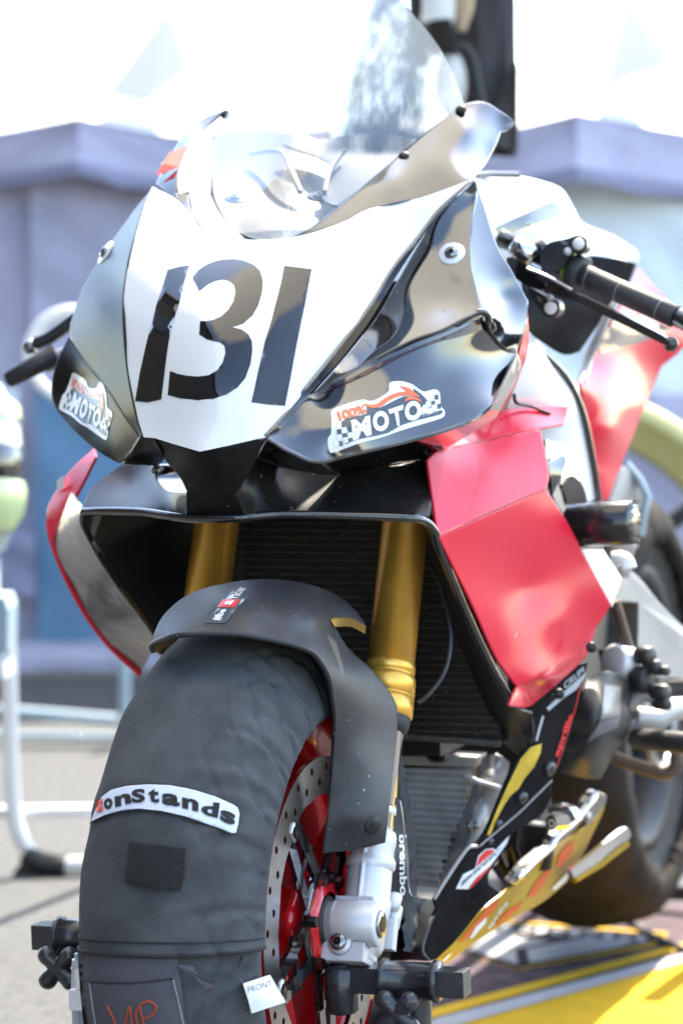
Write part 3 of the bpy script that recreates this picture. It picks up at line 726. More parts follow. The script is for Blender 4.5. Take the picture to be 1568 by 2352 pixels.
three = [(442, 637), (455, 621), (470, 610), (490, 601), (512, 596), (535, 595), (560, 599), (582, 608), (597, 622), (604, 645), (602, 672), (594, 700), (580, 724), (560, 742), (545, 748), (531, 751), (555, 757), (570, 768), (578, 784), (579, 805), (575, 835), (563, 868), (545, 890), (520, 906), (490, 916), (455, 919), (415, 915), (386, 907), (391, 852), (410, 859), (430, 863), (455, 865), (480, 862), (500, 850), (512, 832), (518, 810), (516, 794), (505, 786), (490, 783), (475, 779), (458, 768), (460, 738), (475, 738), (490, 735), (508, 727), (524, 712), (536, 692), (541, 672), (538, 655), (528, 645), (512, 641), (495, 644), (478, 652), (458, 668)]
for pl in (one_l, three, one_r):
    decal(BV['plate'], [pl], off=.0006, step=12).build('number_digit', num, bike)

# ---- left (image) black cowl side
ul = [(350, 430, .20, 'c'), (300, 492, .18), (240, 578, .165), (190, 660, .15), (161, 745, .135, 'c'), (164, 775, .12), (205, 840, .07), (250, 897, .02), (290, 960, -.02), (322, 1003, -.045, 'c'),
      (327, 1003, -.05, 'c'), (306, 930, -.032), (288, 820, -.002), (282, 700, .033), (292, 610, .068), (310, 540, .104), (329, 480, .15)]
lo = [(158, 772, .13, 'c'), (130, 830, .12), (118, 890, .115), (128, 937, .10), (170, 988, .06), (225, 1036, .02), (270, 1063, -.005, 'c'), (285, 1058, -.015, 'c'), (322, 1006, -.045, 'c'), (290, 962, -.018), (250, 899, .024), (205, 843, .075), (164, 780, .124, 'c')]
cl = MB().patch(ul, [(228, 700, .08), (262, 640, .09)], step=14)
cl.patch(lo, [(180, 880, .095), (230, 980, .03)], step=14)
cl.patch([(322, 1006, -.046, 'c'), (355, 1008, -.056, 'c'), (376, 1052, -.03), (362, 1070, .01, 'c'), (280, 1066, .01, 'c'), (290, 1056, -.015)], step=14)
keep('cl', cl); cl.build('side_cowl', blks, bike)

# ---- right (image) black cowl side
b2 = [(1090, 420, .226), (1010, 482, .192), (960, 548, .165), (900, 640, .125), (850, 725, .09), (780, 820, .048), (700, 908, .005), (645, 980, -.03)]
strip = [(1092, 408, .225, 'c')] + [(x + 4, y + 4, b) for x, y, b in b2[1:]] + [(616, 1006, -.045, 'c'), (612, 1002, -.052, 'c')] + [(642, 968, -.037), (702, 896, -.007), (782, 795, .038), (852, 703, .078), (902, 618, .118), (962, 543, .163), (1014, 478, .188)]
up = [(1092, 416, .227, 'c'), (1012, 484, .200), (965, 555, .185), (912, 645, .152), (862, 730, .118), (790, 822, .072), (718, 903, .030, 'c'), (780, 868, .045), (870, 818, .065), (950, 778, .085), (1010, 758, .10), (1062, 732, .122), (1106, 713, .145, 'c'), (1086, 640, .165), (1078, 580, .185), (1083, 500, .215), (1094, 445, .235)]
side = [(1094, 418, .24, 'c'), (1115, 480, .245), (1140, 560, .24), (1180, 630, .24), (1213, 692, .25, 'c'), (1208, 745, .24), (1186, 808, .22, 'c'), (1160, 800, .195), (1126, 760, .165), (1122, 722, .158), (1107, 711, .148, 'c'), (1087, 640, .168), (1080, 580, .188), (1085, 500, .218)]
lw = [(612, 1006, -.05, 'c'), (645, 984, -.028), (700, 915, .008), (718, 903, .022), (780, 870, .045), (870, 820, .068), (950, 782, .092), (1010, 763, .11), (1062, 742, .135), (1112, 735, .162), (1126, 765, .172), (1158, 800, .20), (1188, 806, .222, 'c'), (1178, 850, .21), (1160, 890, .19), (1130, 928, .145), (1080, 966, .11), (1000, 996, .074), (900, 1022, .034), (800, 1046, .0), (745, 1060, -.012), (705, 1056, -.025), (650, 1030, -.04)]
cr_ = MB().patch(strip, step=12).patch(up, [(975, 650, .158), (1020, 690, .148)], step=14).patch(side, [(1150, 680, .218)], step=14)
cr_.patch(lw, [(900, 930, .048), (1020, 870, .108), (800, 980, .002)], step=14)
cr_.patch([(612, 1010, -.05, 'c'), (650, 1034, -.04), (705, 1060, -.025), (745, 1064, -.012), (800, 1050, .0), (900, 1026, .034), (1000, 1000, .074), (1080, 970, .11), (1130, 932, .145), (1188, 812, .222, 'c'), (1192, 850, .235), (1140, 960, .20, 'c'), (1000, 1042, .155), (900, 1068, .12), (780, 1088, .08), (640, 1070, .04), (590, 1050, 0.0, 'c')], step=16)
keep('cr', cr_); cr_.build('side_cowl', blk, bike)
wd = decal(BV['cr'], [outline([(735, 905, 0, 'c'), (800, 872, 0), (880, 830, 0), (960, 795, 0), (1030, 768, 0), (1078, 745, 0), (1108, 726, 0, 'c'), (1100, 757, 0), (1060, 772, 0), (1000, 788, 0), (930, 815, 0), (840, 862, 0)], 3)], off=.0006, step=10); wd.build('cowl_crease_shadow_strip', mat('crease_shade_dark_red', (.035, .003, .006), .10, coat=.3), bike)  # shade in the cowl crease painted as a dark red strip
nub = MB(); nub.tube([L(x, y, b + .001) for x, y, b in catmull([(1040, 750, .125), (1075, 728, .137), (1100, 716, .145), (1118, 722, .155), (1124, 745, .165)], 4)], [.001] + [.0035] * 15 + [.002], 12); nub.build('cowl_crease_nub', blkd, bike)

# screws with white washers
def screw(p, n, r=.009, wm=None, parent=bike, hex_=True):
    p, n = Vector(p), Vector(n).normalized()
    m = MB(); m.cyl(p - n * .004, p + n * .0015, r * 1.55, n=28, bev=.0008); o = m.build('washer', wm or stk, parent)
    m = MB(); m.cyl(p, p + n * .005, r * .8, n=20, bev=.002); h = m.build('screw', steel, parent)
    m = MB(); m.cyl(p + n * .0045, p + n * .0054, r * .36, n=6); m.build('hex_socket', dblk, h)
for x, y, k in ((1037, 582, 'cr'), (243, 580, 'cl')):
    h = hit(BV[k], x, y)
    if h: screw(h[0], h[1])

# ---- 100% MOTO stickers
def aff(src, dst):
    A = np.array([[a, b, 1] for a, b in src]); B = np.array(dst); X = np.linalg.lstsq(A, B, rcond=None)[0]
    return lambda x, y: tuple(np.array([x, y, 1]) @ X)
tr_ = lambda x, y: D5(x, y)
al = aff([(250, 400), (180, 780), (1330, 150), (1360, 400), (930, 60)], [(1040, 1130), (805, 1480), (1560, 1610), (1480, 1930), (1410, 1215)])
tl_ = lambda x, y: tuple(v * .16667 + o for v, o in zip(al(x, y), (0, 686)))
def moto(F, bv, label):
    q = lambda pts, seg=4: [F(*p) for p in outline([(a, b, 0) for a, b in pts], seg)]
    base = q([(190, 370), (230, 330), (380, 275), (520, 240), (590, 255), (670, 235), (760, 180), (795, 140), (800, 70), (850, 48), (940, 48), (1040, 80), (1110, 130), (1170, 155), (1260, 132), (1310, 145), (1330, 190), (1338, 300), (1375, 350), (1380, 400), (1340, 435), (1200, 480), (1050, 525), (900, 570), (700, 640), (500, 690), (350, 745), (210, 795), (170, 780), (155, 700), (160, 640), (190, 590), (195, 450)])
    st = decal(bv, [base], off=.0005, step=12).build('sticker', stk, bike, label=label)
    dark = decal(bv, [q([(305, 470), (430, 420), (560, 390), (560, 320), (700, 325), (850, 250), (960, 205), (1060, 205), (1050, 120), (1200, 250), (1150, 300), (1130, 400), (1340, 350), (1335, 395), (1130, 445), (1010, 480), (900, 520), (780, 590), (600, 630), (480, 655), (400, 680), (330, 700), (370, 560), (310, 545)], 2)], off=.0008, step=10).build('sticker_shadow', stg, st)
    orange = [q([(530, 290), (640, 295), (700, 265), (790, 205), (900, 165), (975, 155), (905, 100), (1000, 120), (1060, 165), (1110, 212), (1000, 200), (900, 205), (800, 250), (700, 320), (600, 330)], 3),
              q([(960, 262), (975, 225), (1020, 208), (1080, 218), (1120, 245), (1130, 270), (1070, 245), (1010, 245)], 3)]
    decal(bv, orange, off=.0012, step=10).build('flame_stripe', sor, st)
    text(bv, '100%', [F(245, 375), F(550, 290), F(560, 385), F(280, 470)], off=.0013, bold=.035, space=.85).build('lettering', sor, st)
    for ch, qd in (('M', [(395, 465), (590, 410), (608, 610), (415, 670)]), ('O', [(610, 385), (775, 345), (800, 555), (630, 590)]), ('T', [(780, 350), (940, 295), (930, 505), (850, 530)]), ('O', [(950, 275), (1115, 240), (1145, 440), (960, 480)])):
        m = text(bv, ch, [F(*p) for p in qd], off=.0014, bold=.055); m.build('lettering', stk, st)
        lo_ = [(qd[3][0] * .55 + qd[0][0] * .45, qd[3][1] * .55 + qd[0][1] * .45), (qd[2][0] * .55 + qd[1][0] * .45, qd[2][1] * .55 + qd[1][1] * .45), qd[2], qd[3]]
    ck = []
    for (x, y) in ((1210, 200), (1175, 265), (1240, 300), (1140, 330), (1185, 320 + 20), (245, 500), (300, 540), (250, 610), (310, 640), (215, 680), (360, 590)):
        ck.append([F(x, y), F(x + 52, y - 10), F(x + 58, y + 46), F(x + 6, y + 56)])
    decal(bv, ck, off=.0014, step=0).build('chequer', stk, st)['kind'] = 'stuff'
    ck = [[F(x, y), F(x + 46, y - 9), F(x + 50, y + 42), F(x + 5, y + 50)] for x, y in ((1262, 195), (1228, 262), (1290, 290), (1190, 330), (300, 485), (250, 560), (305, 600), (265, 680))]
    decal(bv, ck, off=.0011, step=0).build('chequer', stg, st)['kind'] = 'stuff'
    text(bv, 'WWW.MOTO.IT', [F(1135, 408), F(1305, 365), F(1308, 382), F(1138, 430)], off=.0013, sub=0).build('lettering', sgr, st)
moto(tr_, BV['cr'], 'white outlined motorcycle sticker on the right cowl, reading 100% MOTO')
moto(tl_, BV['cl'], 'white outlined motorcycle sticker on the left cowl, reading 100% MOTO')

# ---- chin and intake lip
ch = MB()
ch.patch([(357, 1008, -.055, 'c'), (458, 1039, -.077, 'c'), (590, 1010, -.055, 'c'), (606, 1012, -.05, 'c'), (580, 1072, -.050), (540, 1136, -.05, 'c'), (430, 1130, -.05, 'c'), (412, 1095, -.05), (376, 1052, -.032)], step=14)
ch.patch([(428, 1130, -.050, 'c'), (540, 1136, -.05, 'c'), (562, 1182, -.03, 'c'), (428, 1184, -.03, 'c')], step=14)
ch.patch([(540, 1136, -.05, 'c'), (590, 1052, 0, 'c'), (640, 1072, .04), (780, 1090, .08), (900, 1070, .12), (1000, 1044, .15, 'c'), (983, 1058, .15), (990, 1130, .11), (986, 1186, .075, 'c'), (950, 1188, .05), (780, 1178, .015), (640, 1176, -.01), (562, 1182, -.03, 'c')], [(640, 1135, .005), (790, 1140, .045), (880, 1120, .08)], step=14)
ch.patch([(185, 1170, .06, 'c'), (214, 1116, .10), (280, 1066, .135, 'c'), (352, 1066, .11), (358, 1100, .07), (385, 1128, .02), (430, 1132, -.048, 'c'), (430, 1184, -.03, 'c'), (330, 1170, .01), (240, 1166, .04)], [(300, 1112, .10), (340, 1150, .03)], step=14)
keep('ch', ch); ch.build('intake_lip', blks, bike)
rim = MB(); lp = [(192, 1176, .058), (240, 1174, .04), (330, 1177, .01), (430, 1190, -.03), (545, 1190, -.032), (640, 1182, -.012), (780, 1184, .013), (930, 1190, .045), (975, 1198, .068), (998, 1222, .085), (1010, 1262, .10), (1060, 1385, .15), (1120, 1515, .20), (1180, 1625, .24)]
rim.tube([L(*p) for p in catmull(lp, 5)], .0045, 12)
rim.tube([L(*p) for p in catmull([(192, 1176, .058), (196, 1215, .065), (262, 1330, .11), (352, 1450, .17), (372, 1500, .19)], 5)], .004, 12)
rim.build('intake_edge', blkd, bike)
for x, y in ((358, 1080),):
    m = MB(); p = L(x, y, .09); m.cyl(p, p + Vector((0, .04, 0)), .006, n=14, bev=.001); m.build('mount_pin', steel, bike)
# inner ducts (depth behind the opening)
MB().patch([(190, 1176, .062, 'c'), (300, 1182, .20), (400, 1188, .315, 'c'), (560, 1190, .332, 'c'), (560, 1500, .325, 'c'), (372, 1500, .26, 'c'), (352, 1448, .175), (262, 1328, .115), (198, 1216, .068)], [(350, 1300, .25)], step=24).build('inner_duct', mblk, bike)
MB().patch([(985, 1195, .078, 'c'), (1012, 1262, .104), (1062, 1387, .154), (1120, 1515, .204), (1188, 1630, .25, 'c'), (1222, 1640, .30, 'c'), (1222, 1700, .32), (1205, 1715, .345), (1190, 1742, .36, 'c'), (1150, 1705, .36, 'c'), (1060, 1500, .33), (1010, 1350, .31, 'c'), (960, 1195, .25, 'c')], step=24).build('inner_duct', mblk, bike)
shroud = MB(); shroud.prism([L(760, 1170, .62), L(1240, 1170, .62), L(1240, 1960, .62), L(760, 1960, .62)], (0, .05, 0)); shroud.build('engine_bay', dblk, bike)
roofd = MB(); roofd.patch([(240, 1160, .10, 'c'), (980, 1180, .10, 'c'), (1010, 1100, .55, 'c'), (300, 1100, .55, 'c')], step=40); roofd.build('upper_duct_wall', dblk, bike)

# ---- radiator
RB = .335
rd = MB(); rn = Vector((0, .25, 0))
rd.prism([L(535, 1180, RB), L(1120, 1180, RB), L(1150, 1705, RB - .02), L(900, 1692, RB - .02), L(535, 1680, RB - .02)], (0, .04, 0))
rd.build('radiator', rad, bike)
for k in range(30):
    y = 1202 + k * 17.0; m = MB(); x1 = 1118 + (y - 1180) * .055
    if k == 29: y = 1697
    m.tube([L(540, y - 4, RB - .003 - .02 * (y - 1180) / 520), L(830, y, RB - .0035 - .02 * (y - 1180) / 520), L(x1, y + 5, RB - .003 - .02 * (y - 1180) / 520)], .0009, 5)
    m.build('radiator_fin', radf, bike)
m = MB(); m.tube([L(925, 1692, RB - .03), L(1148, 1708, RB - .03)], .004, 8); m.build('radiator_frame', radf, bike)
# brake line across the radiator
m = MB(); m.tube([L(x, y, .20 - (y - 1310) / 4000) for x, y in catmull([(985, 1300), (1010, 1345), (1030, 1420), (1034, 1480), (1020, 1545), (985, 1595), (960, 1615)], 5)], .0022, 8); m.build('brake_hose', rub, bike)

# ---- lower silver cooler
RC = .40
m = MB(); core = [L(890, 1760, RC), L(1082, 1763, RC), L(1060, 1880, RC - .01), L(1014, 2008, RC - .02), L(1005, 2036, RC - .02), L(890, 2036, RC - .02)]
m.prism(core, (0, .03, 0)); cool = m.build('oil_cooler', radi, bike)
def xr(y): return np.interp(y, [1760, 1880, 2008, 2036], [1084, 1060, 1014, 1006])
for k in range(17):
    y = 1772 + k * 16.2; m = MB(); b = RC - .02 * (y - 1760) / 270 - .006; m.tube([L(890, y - 5, b), L(xr(y) + 4, y + 5, b)], .0021, 6); m.build('cooler_tube', radg, cool)
gm = MB()
for k in range(27):
    x = 902 + k * 7.0; pts = [(x + (y - 1760) * .02, y) for y in range(1765, 2036, 30)]; pts = [p for p in pts if p[0] < xr(p[1]) + 2]
    if len(pts) > 1: gm.tube([L(px, py, RC - .02 * (py - 1760) / 270 - .0085) for px, py in pts], .0012, 4)
gm.build('stone_guard_mesh', radg, cool)['kind'] = 'stuff'
m = MB(); m.prism([L(890, 1728, RC - .012), L(1094, 1740, RC - .012), L(1090, 1764, RC - .012), L(890, 1756, RC - .012)], (0, .04, 0)); m.build('cooler_header', galu, cool)
m = MB(); m.tube([L(x, y, RC - .03) for x, y in catmull([(972, 1700), (974, 1730), (990, 1744), (1020, 1744), (1024, 1730)], 4)], .004, 8); m.build('bracket', steel, bike)
m = MB(); m.cyl(L(1000, 1712, RC - .03), L(1000, 1712, RC - .01), .011); m.build('rubber_mount', rub, bike)
m = MB().patch([(1102, 1756, .40, 'c'), (1110, 1740, .40), (1135, 1733, .40), (1166, 1748, .41), (1168, 1766, .42), (1155, 1810, .415), (1128, 1880, .40), (1075, 1990, .38), (1022, 2062, .365, 'c'), (1012, 2030, .37), (1040, 1930, .385), (1080, 1830, .395)], [(1130, 1790, .378), (1090, 1880, .37), (1060, 1950, .362)], step=12, th=.02)
m.build('oil_tank', oil, bike)
m = MB(); m.tube([L(x, y, b) for x, y, b in ((1070, 1782, .385), (1100, 1797, .37), (1130, 1805, .372), (1156, 1812, .40))], .0028, 8); m.build('cable_tie', stk, bike)
m = MB(); m.ball(L(1078, 1898, .362), .006); m.ball(L(1092, 1897, .364), .005); m.build('tank_bolt', steel, bike)

# ---- image-left side panel seen from inside, with red edge
lp1 = [(215, 1030, .19, 'c'), (160, 1082, .185), (118, 1145, .178), (107, 1185, .174), (119, 1243, .168, 'c'), (150, 1180, .150), (184, 1120, .155), (220, 1048, .17, 'c')]
m = MB().patch(lp1, [(140, 1155, .160)], step=10); keep('redl', m); m.build('side_wing', red, bike, label='red upper edge of the left side panel')
decal(BV['redl'], [[(131, 1105), (146, 1092), (150, 1118), (132, 1132)]], off=.0006, step=0).build('small_sticker', stk, bike)
text(BV['redl'], 'race', [(130, 1112), (148, 1094), (150, 1112), (133, 1130)], off=.001, sub=0).build('lettering', stg, bike)
m = MB(); m.tube([L(*p) for p in catmull([(112, 1195, .174), (120, 1243, .17), (150, 1320, .185), (195, 1405, .21), (250, 1480, .25), (320, 1546, .30)], 5)], .0038, 10)
m.build('side_panel_edge', red, bike)
inn = MB().patch([(163, 1130, .15, 'c'), (190, 1172, .07, 'c'), (196, 1216, .068), (262, 1330, .115), (352, 1450, .175, 'c'), (346, 1500, .25), (322, 1545, .30, 'c'), (250, 1482, .25), (197, 1408, .21), (150, 1322, .185), (122, 1245, .17, 'c'), (140, 1190, .155)], [(240, 1370, .165)], step=16)
inn.build('side_panel_inner', marb, bike)

# ---- image-right red side panel
lwf = [(1006, 1232, .085, 'c'), (1090, 1195, .15), (1180, 1155, .23), (1254, 1124, .30, 'c'), (1300, 1195, .335), (1350, 1290, .38), (1404, 1389, .42, 'c'), (1370, 1440, .405), (1321, 1506, .365), (1272, 1534, .305), (1230, 1560, .262), (1187, 1578, .235, 'c'), (1140, 1512, .205), (1085, 1390, .155), (1040, 1300, .115)]
upf = [(981, 1056, .115, 'c'), (1000, 1040, .13, 'c'), (1050, 1026, .18), (1109, 1014, .235), (1180, 998, .285), (1240, 985, .33, 'c'), (1252, 1040, .325), (1260, 1094, .315), (1254, 1122, .30, 'c'), (1180, 1153, .23), (1090, 1193, .15), (1006, 1231, .085, 'c'), (994, 1150, .10)]
topf = [(981, 1054, .117, 'c'), (1000, 1030, .16), (1050, 1002, .22), (1109, 970, .27), (1154, 942, .30), (1225, 934, .36), (1304, 933, .43, 'c'), (1300, 955, .42), (1294, 975, .40, 'c'), (1240, 984, .335), (1180, 996, .29), (1109, 1012, .24), (1050, 1024, .185), (1000, 1038, .133)]
rp = MB().patch(lwf, [(1200, 1350, .265), (1290, 1430, .325)], step=16).patch(upf, [(1130, 1090, .215)], step=16).patch(topf, step=12)
rp.patch([(1155, 940, .30, 'c'), (1132, 938, .19), (1162, 880, .215), (1190, 815, .235), (1212, 720, .262, 'c'), (1214, 800, .30), (1190, 866, .30)], step=12)
rp.patch([(1187, 1578, .235, 'c'), (1230, 1560, .262), (1272, 1534, .305), (1321, 1506, .365), (1370, 1440, .405, 'c'), (1350, 1500, .40), (1325, 1530, .385), (1272, 1578, .34), (1222, 1620, .30, 'c'), (1205, 1626, .255), (1170, 1622, .19, 'c'), (1176, 1602, .205)], [(1260, 1560, .285)], step=10)
keep('rp', rp); rp.build('red_side_panel', red, bike)
for x, y in ((1357, 1487), (1259, 1600), (1283, 1594)):
    h = hit(BV['rp'], x, y) or (L(x, y, .36), Vector((.5, -.8, 0)))
    m = MB(); m.cyl(h[0] - h[1] * .002, h[0] + h[1] * .004, .006, n=16, bev=.0015); m.build('panel_fastener', dblk, bike)

for (x, y), (x2, y2) in (((1160, 1548), (1166, 1560)), ((1395, 1360), (1398, 1368)), ((1180, 1465), (1188, 1452))):
    a_, b_ = hit(BV['rp'], x, y), hit(BV['rp'], x2, y2)
    if a_ and b_: m = MB(); m.tube([a_[0] + a_[1] * .0002, b_[0] + b_[1] * .0002], .0003, 4); m.build('scratch', stk, bike)
# ---- white flank, tank, tail
wf = MB().patch([(1216, 762, .38, 'c'), (1250, 800, .43), (1300, 872, .49), (1335, 960, .53), (1356, 1060, .56), (1370, 1146, .58, 'c'), (1345, 1152, .54, 'c'), (1316, 1090, .50), (1290, 1030, .47), (1230, 1000, .42), (1190, 960, .36), (1165, 936, .31, 'c'), (1190, 870, .31), (1214, 800, .34)], [(1270, 930, .42)], step=14)
wf.build('white_flank', wht, bike)
m = MB(); m.tube([L(*p) for p in catmull([(1214, 790, .40), (1255, 822, .44), (1300, 872, .49), (1335, 950, .53), (1357, 1055, .56), (1371, 1148, .58)], 5)], .006, 10); m.build('flank_trim', blkd, bike)
m = MB(); m.tube([L(*p) for p in catmull([(1180, 905, .30), (1186, 925, .30), (1215, 932, .34), (1262, 950, .38)], 5)], .002, 8); m.build('flank_cable', dblk, bike)
tk = MB().patch([(1092, 405, .50, 'c'), (1130, 401, .56), (1180, 402, .60), (1240, 414, .63), (1290, 434, .66), (1318, 478, .68), (1340, 512, .70), (1410, 540, .76), (1462, 574, .82, 'c'), (1470, 592, .83, 'c'), (1458, 612, .82), (1400, 600, .74), (1330, 585, .66), (1250, 600, .58), (1170, 600, .50), (1130, 540, .45, 'c'), (1105, 460, .45)], [(1220, 500, .54), (1180, 440, .55)], step=16)
keep('tk', tk); tk.build('fuel_tank', wht, bike)
decal(BV['tk'], [outline([(1136, 522, 0, 'c'), (1200, 492, 0), (1262, 464, 0), (1284, 476, 0), (1285, 500, 0, 'c'), (1235, 512, 0), (1148, 545, 0, 'c')])], off=.0008, step=14).build('tank_stripe', num, bike)
m = MB(); m.tube([L(1090, 402, .50), L(1130, 400, .54), (L(1190, 402, .58))], .004); m.build('tank_collar', blkd, bike)
se = MB().patch([(1300, 586, .56, 'c'), (1380, 588, .60), (1458, 604, .64, 'c'), (1440, 650, .63), (1395, 705, .60), (1370, 750, .585), (1330, 808, .555, 'c'), (1290, 812, .53), (1212, 760, .47, 'c'), (1200, 640, .48, 'c')], [(1320, 690, .545)], step=16)
se.build('seat_fairing', blkm, bike)
tr = MB().patch([(1462, 612, .84, 'c'), (1500, 655, .89), (1545, 702, .94), (1600, 760, 1.0, 'c'), (1560, 808, .95), (1520, 840, .92, 'c'), (1492, 905, .88), (1460, 985, .82), (1420, 1085, .76), (1396, 1148, .72, 'c'), (1368, 1150, .69, 'c'), (1355, 1050, .66), (1345, 960, .63), (1332, 880, .60, 'c'), (1352, 830, .66), (1400, 745, .72), (1435, 680, .78)], [(1420, 860, .74), (1440, 930, .76), (1400, 990, .68), (1380, 1090, .69)], step=16)
keep('tr', tr); tr.build('tail_side', red, bike)
decal(BV['tr'], [outline([(1372, 800, 0, 'c'), (1400, 745, 0), (1440, 715, 0), (1545, 758, 0, 'c'), (1470, 785, 0), (1380, 812, 0, 'c')], 3)], off=.001, step=14).build('tail_stripe', mat('grey_brown_gloss', (.16, .14, .13), .12, coat=.5), bike)
m = MB(); m.tube([L(*p) for p in catmull([(1455, 612, .81), (1430, 668, .77), (1398, 715, .72), (1375, 765, .69), (1348, 830, .66), (1336, 880, .62)], 5)], .006, 10); m.build('seat_trim', blkd, bike)
# dark gap pieces behind the red panel
m = MB().patch([(1254, 1010, .40, 'c'), (1300, 1030, .47), (1330, 1090, .50), (1352, 1165, .53, 'c'), (1300, 1180, .47), (1270, 1140, .42), (1258, 1080, .40)], step=16); m.build('gap_panel', chrome, bike)
m = MB().patch([(1258, 1065, .39, 'c'), (1290, 1045, .43), (1300, 1065, .43), (1268, 1140, .40, 'c')], step=16)
m.patch([(1292, 1115, .44, 'c'), (1315, 1092, .46), (1340, 1120, .49), (1350, 1160, .50, 'c'), (1310, 1165, .47)], step=16); m.build('gap_cover', blkd, bike)
m = MB().patch([(1337, 1262, .395, 'c'), (1385, 1263, .44, 'c'), (1427, 1327, .47, 'c'), (1406, 1394, .44, 'c'), (1375, 1335, .41)], step=16); m.build('white_lower_flank', wht, bike)

# ---- frame slider
a = L(1308, 1207, .40); b = a + Vector((.075, -.01, .002)); m = MB(); m.cyl(a, b, .0245, n=40, bev=.003); sl = m.build('frame_slider', mat('slider_satin_black', (.016, .016, .017), .22, coat=.2), bike)
m = MB(); rnd = random.Random(4)
for k in range(26):
    an = k * .242; rr = .0225; p = b + Vector((0, math.cos(an) * rr, math.sin(an) * rr)); m.tube([p, p + Vector((rnd.uniform(.002, .006), rnd.uniform(-.004, .004), rnd.uniform(-.003, .004)))], .0008, 4)
m.build('torn_edge', rub, sl)
m = MB(); m.cyl(a - Vector((.03, 0, 0)), a, .012); m.build('slider_bolt', steel, sl)

# ---- screen surround and screen
sr = MB().patch([(1062, 238, .335, 'c'), (1095, 232, .35), (1120, 236, .36), (1150, 255, .375), (1178, 275, .38), (1176, 293, .38), (1150, 302, .365, 'c'), (1140, 330, .345), (1115, 375, .31), (1088, 407, .24, 'c'), (1030, 432, .21), (960, 455, .187), (850, 478, .152), (790, 508, .127), (700, 538, .100, 'c'), (720, 520, .110), (800, 455, .16), (860, 402, .20), (920, 352, .24), (990, 293, .285)], [(1000, 380, .225), (1080, 300, .30), (900, 420, .185)], step=14)
sr.build('screen_surround', blk, bike)
sl_ = MB().patch([(515, 252, .33, 'c'), (470, 268, .33), (432, 296, .30), (395, 350, .26), (358, 420, .205, 'c'), (402, 454, .17, 'c'), (408, 400, .20), (430, 340, .25), (465, 298, .30)], [], step=10)
keep('sl', sl_); sl_.build('screen_surround', blk, bike)
decal(BV['sl'], [[(360, 404), (374, 376), (388, 350), (430, 336), (420, 362), (410, 384)]], off=.001, step=0).build('small_sticker', srd, bike)
text(BV['sl'], 'bz', [(374, 376), (420, 350), (410, 378), (368, 398)], off=.002, sub=0, bold=.03).build('lettering', stk, bike)
m = MB().patch([(404, 456, .169, 'c'), (412, 444, .175), (434, 442, .18, 'c'), (440, 480, .15), (470, 530, .113, 'c'), (440, 496, .134)], step=10); m.build('screen_surround_lower', blk, bike)
# clear upper lip between surround and screen at left
m = MB().patch([(408, 402, .203, 'c'), (430, 340, .253), (468, 312, .29), (490, 330, .28), (484, 400, .22), (480, 440, .19), (440, 438, .18), (410, 444, .176, 'c')], step=12); m.build('screen_flange', wht, bike)
m = MB().patch([(434, 440, .18, 'c'), (480, 440, .188, 'c'), (505, 490, .15), (545, 530, .11), (560, 547, .093, 'c'), (500, 543, .10), (470, 530, .114), (448, 495, .14)], step=12); m.build('screen_flange', wht, bike)
gs = MB().patch([(516, 254, .33, 'c'), (492, 320, .28), (486, 390, .22), (500, 460, .165), (540, 520, .115), (590, 543, .094), (640, 546, .092), (705, 530, .105), (800, 455, .158), (860, 402, .198), (920, 352, .238), (990, 293, .283), (1065, 236, .333, 'c'), (1035, 160, .36), (1000, 95, .38), (940, 22, .40), (905, -25, .405), (850, -85, .41, 'c'), (760, -100, .40), (640, -60, .38), (560, 80, .36)], [(640, 420, .10), (700, 250, .19), (760, 100, .28), (800, 0, .345), (860, 250, .24), (620, 250, .22)], step=18, th=.0022)
keep('glass', gs); gs.build('windscreen', glass, bike)
for x, y, b in ((925, 354, .236), (1056, 247, .32), (515, 258, .325)):
    m = MB(); p = L(x, y, b - .003); m.cyl(p, p + Vector((0, .006, -.004)), .006, n=14, bev=.002); m.build('screen_fastener', dblk, bike)
# dash panel under the screen
dp = MB().patch([(470, 330, .40, 'c'), (520, 300, .42), (700, 310, .40), (860, 400, .40, 'c'), (760, 480, .25), (700, 530, .17), (620, 552, .125), (545, 530, .15), (495, 460, .22), (485, 400, .30)], [(620, 440, .27)], step=18); keep('dp', dp)
dp.build('dash_panel', tan, bike)
for x, y in ((541, 457), (731, 453)):
    h = hit(BV['dp'], x, y); screw(h[0], h[1], .008, tan)
m = MB(); m.patch([(650, 330, .34, 'c'), (880, 300, .38, 'c'), (1000, 330, .36, 'c'), (900, 400, .27), (790, 470, .21), (735, 445, .24), (760, 380, .29)], step=16); m.build('instrument_cover', mat('instrument_cover_grey', (.14, .14, .14), .4), bike)
m = MB(); m.tube([L(x, y, b) for x, y, b in catmull([(690, 440, .24), (668, 390, .27), (650, 352, .30), (620, 345, .32), (575, 352, .33)], 5)], .003, 8); m.build('dash_stay', galu, bike)
m = MB(); m.tube([L(x, y, b) for x, y, b in catmull([(745, 440, .24), (758, 390, .27), (790, 345, .30)], 5)], .003, 8); m.build('dash_stay', galu, bike)

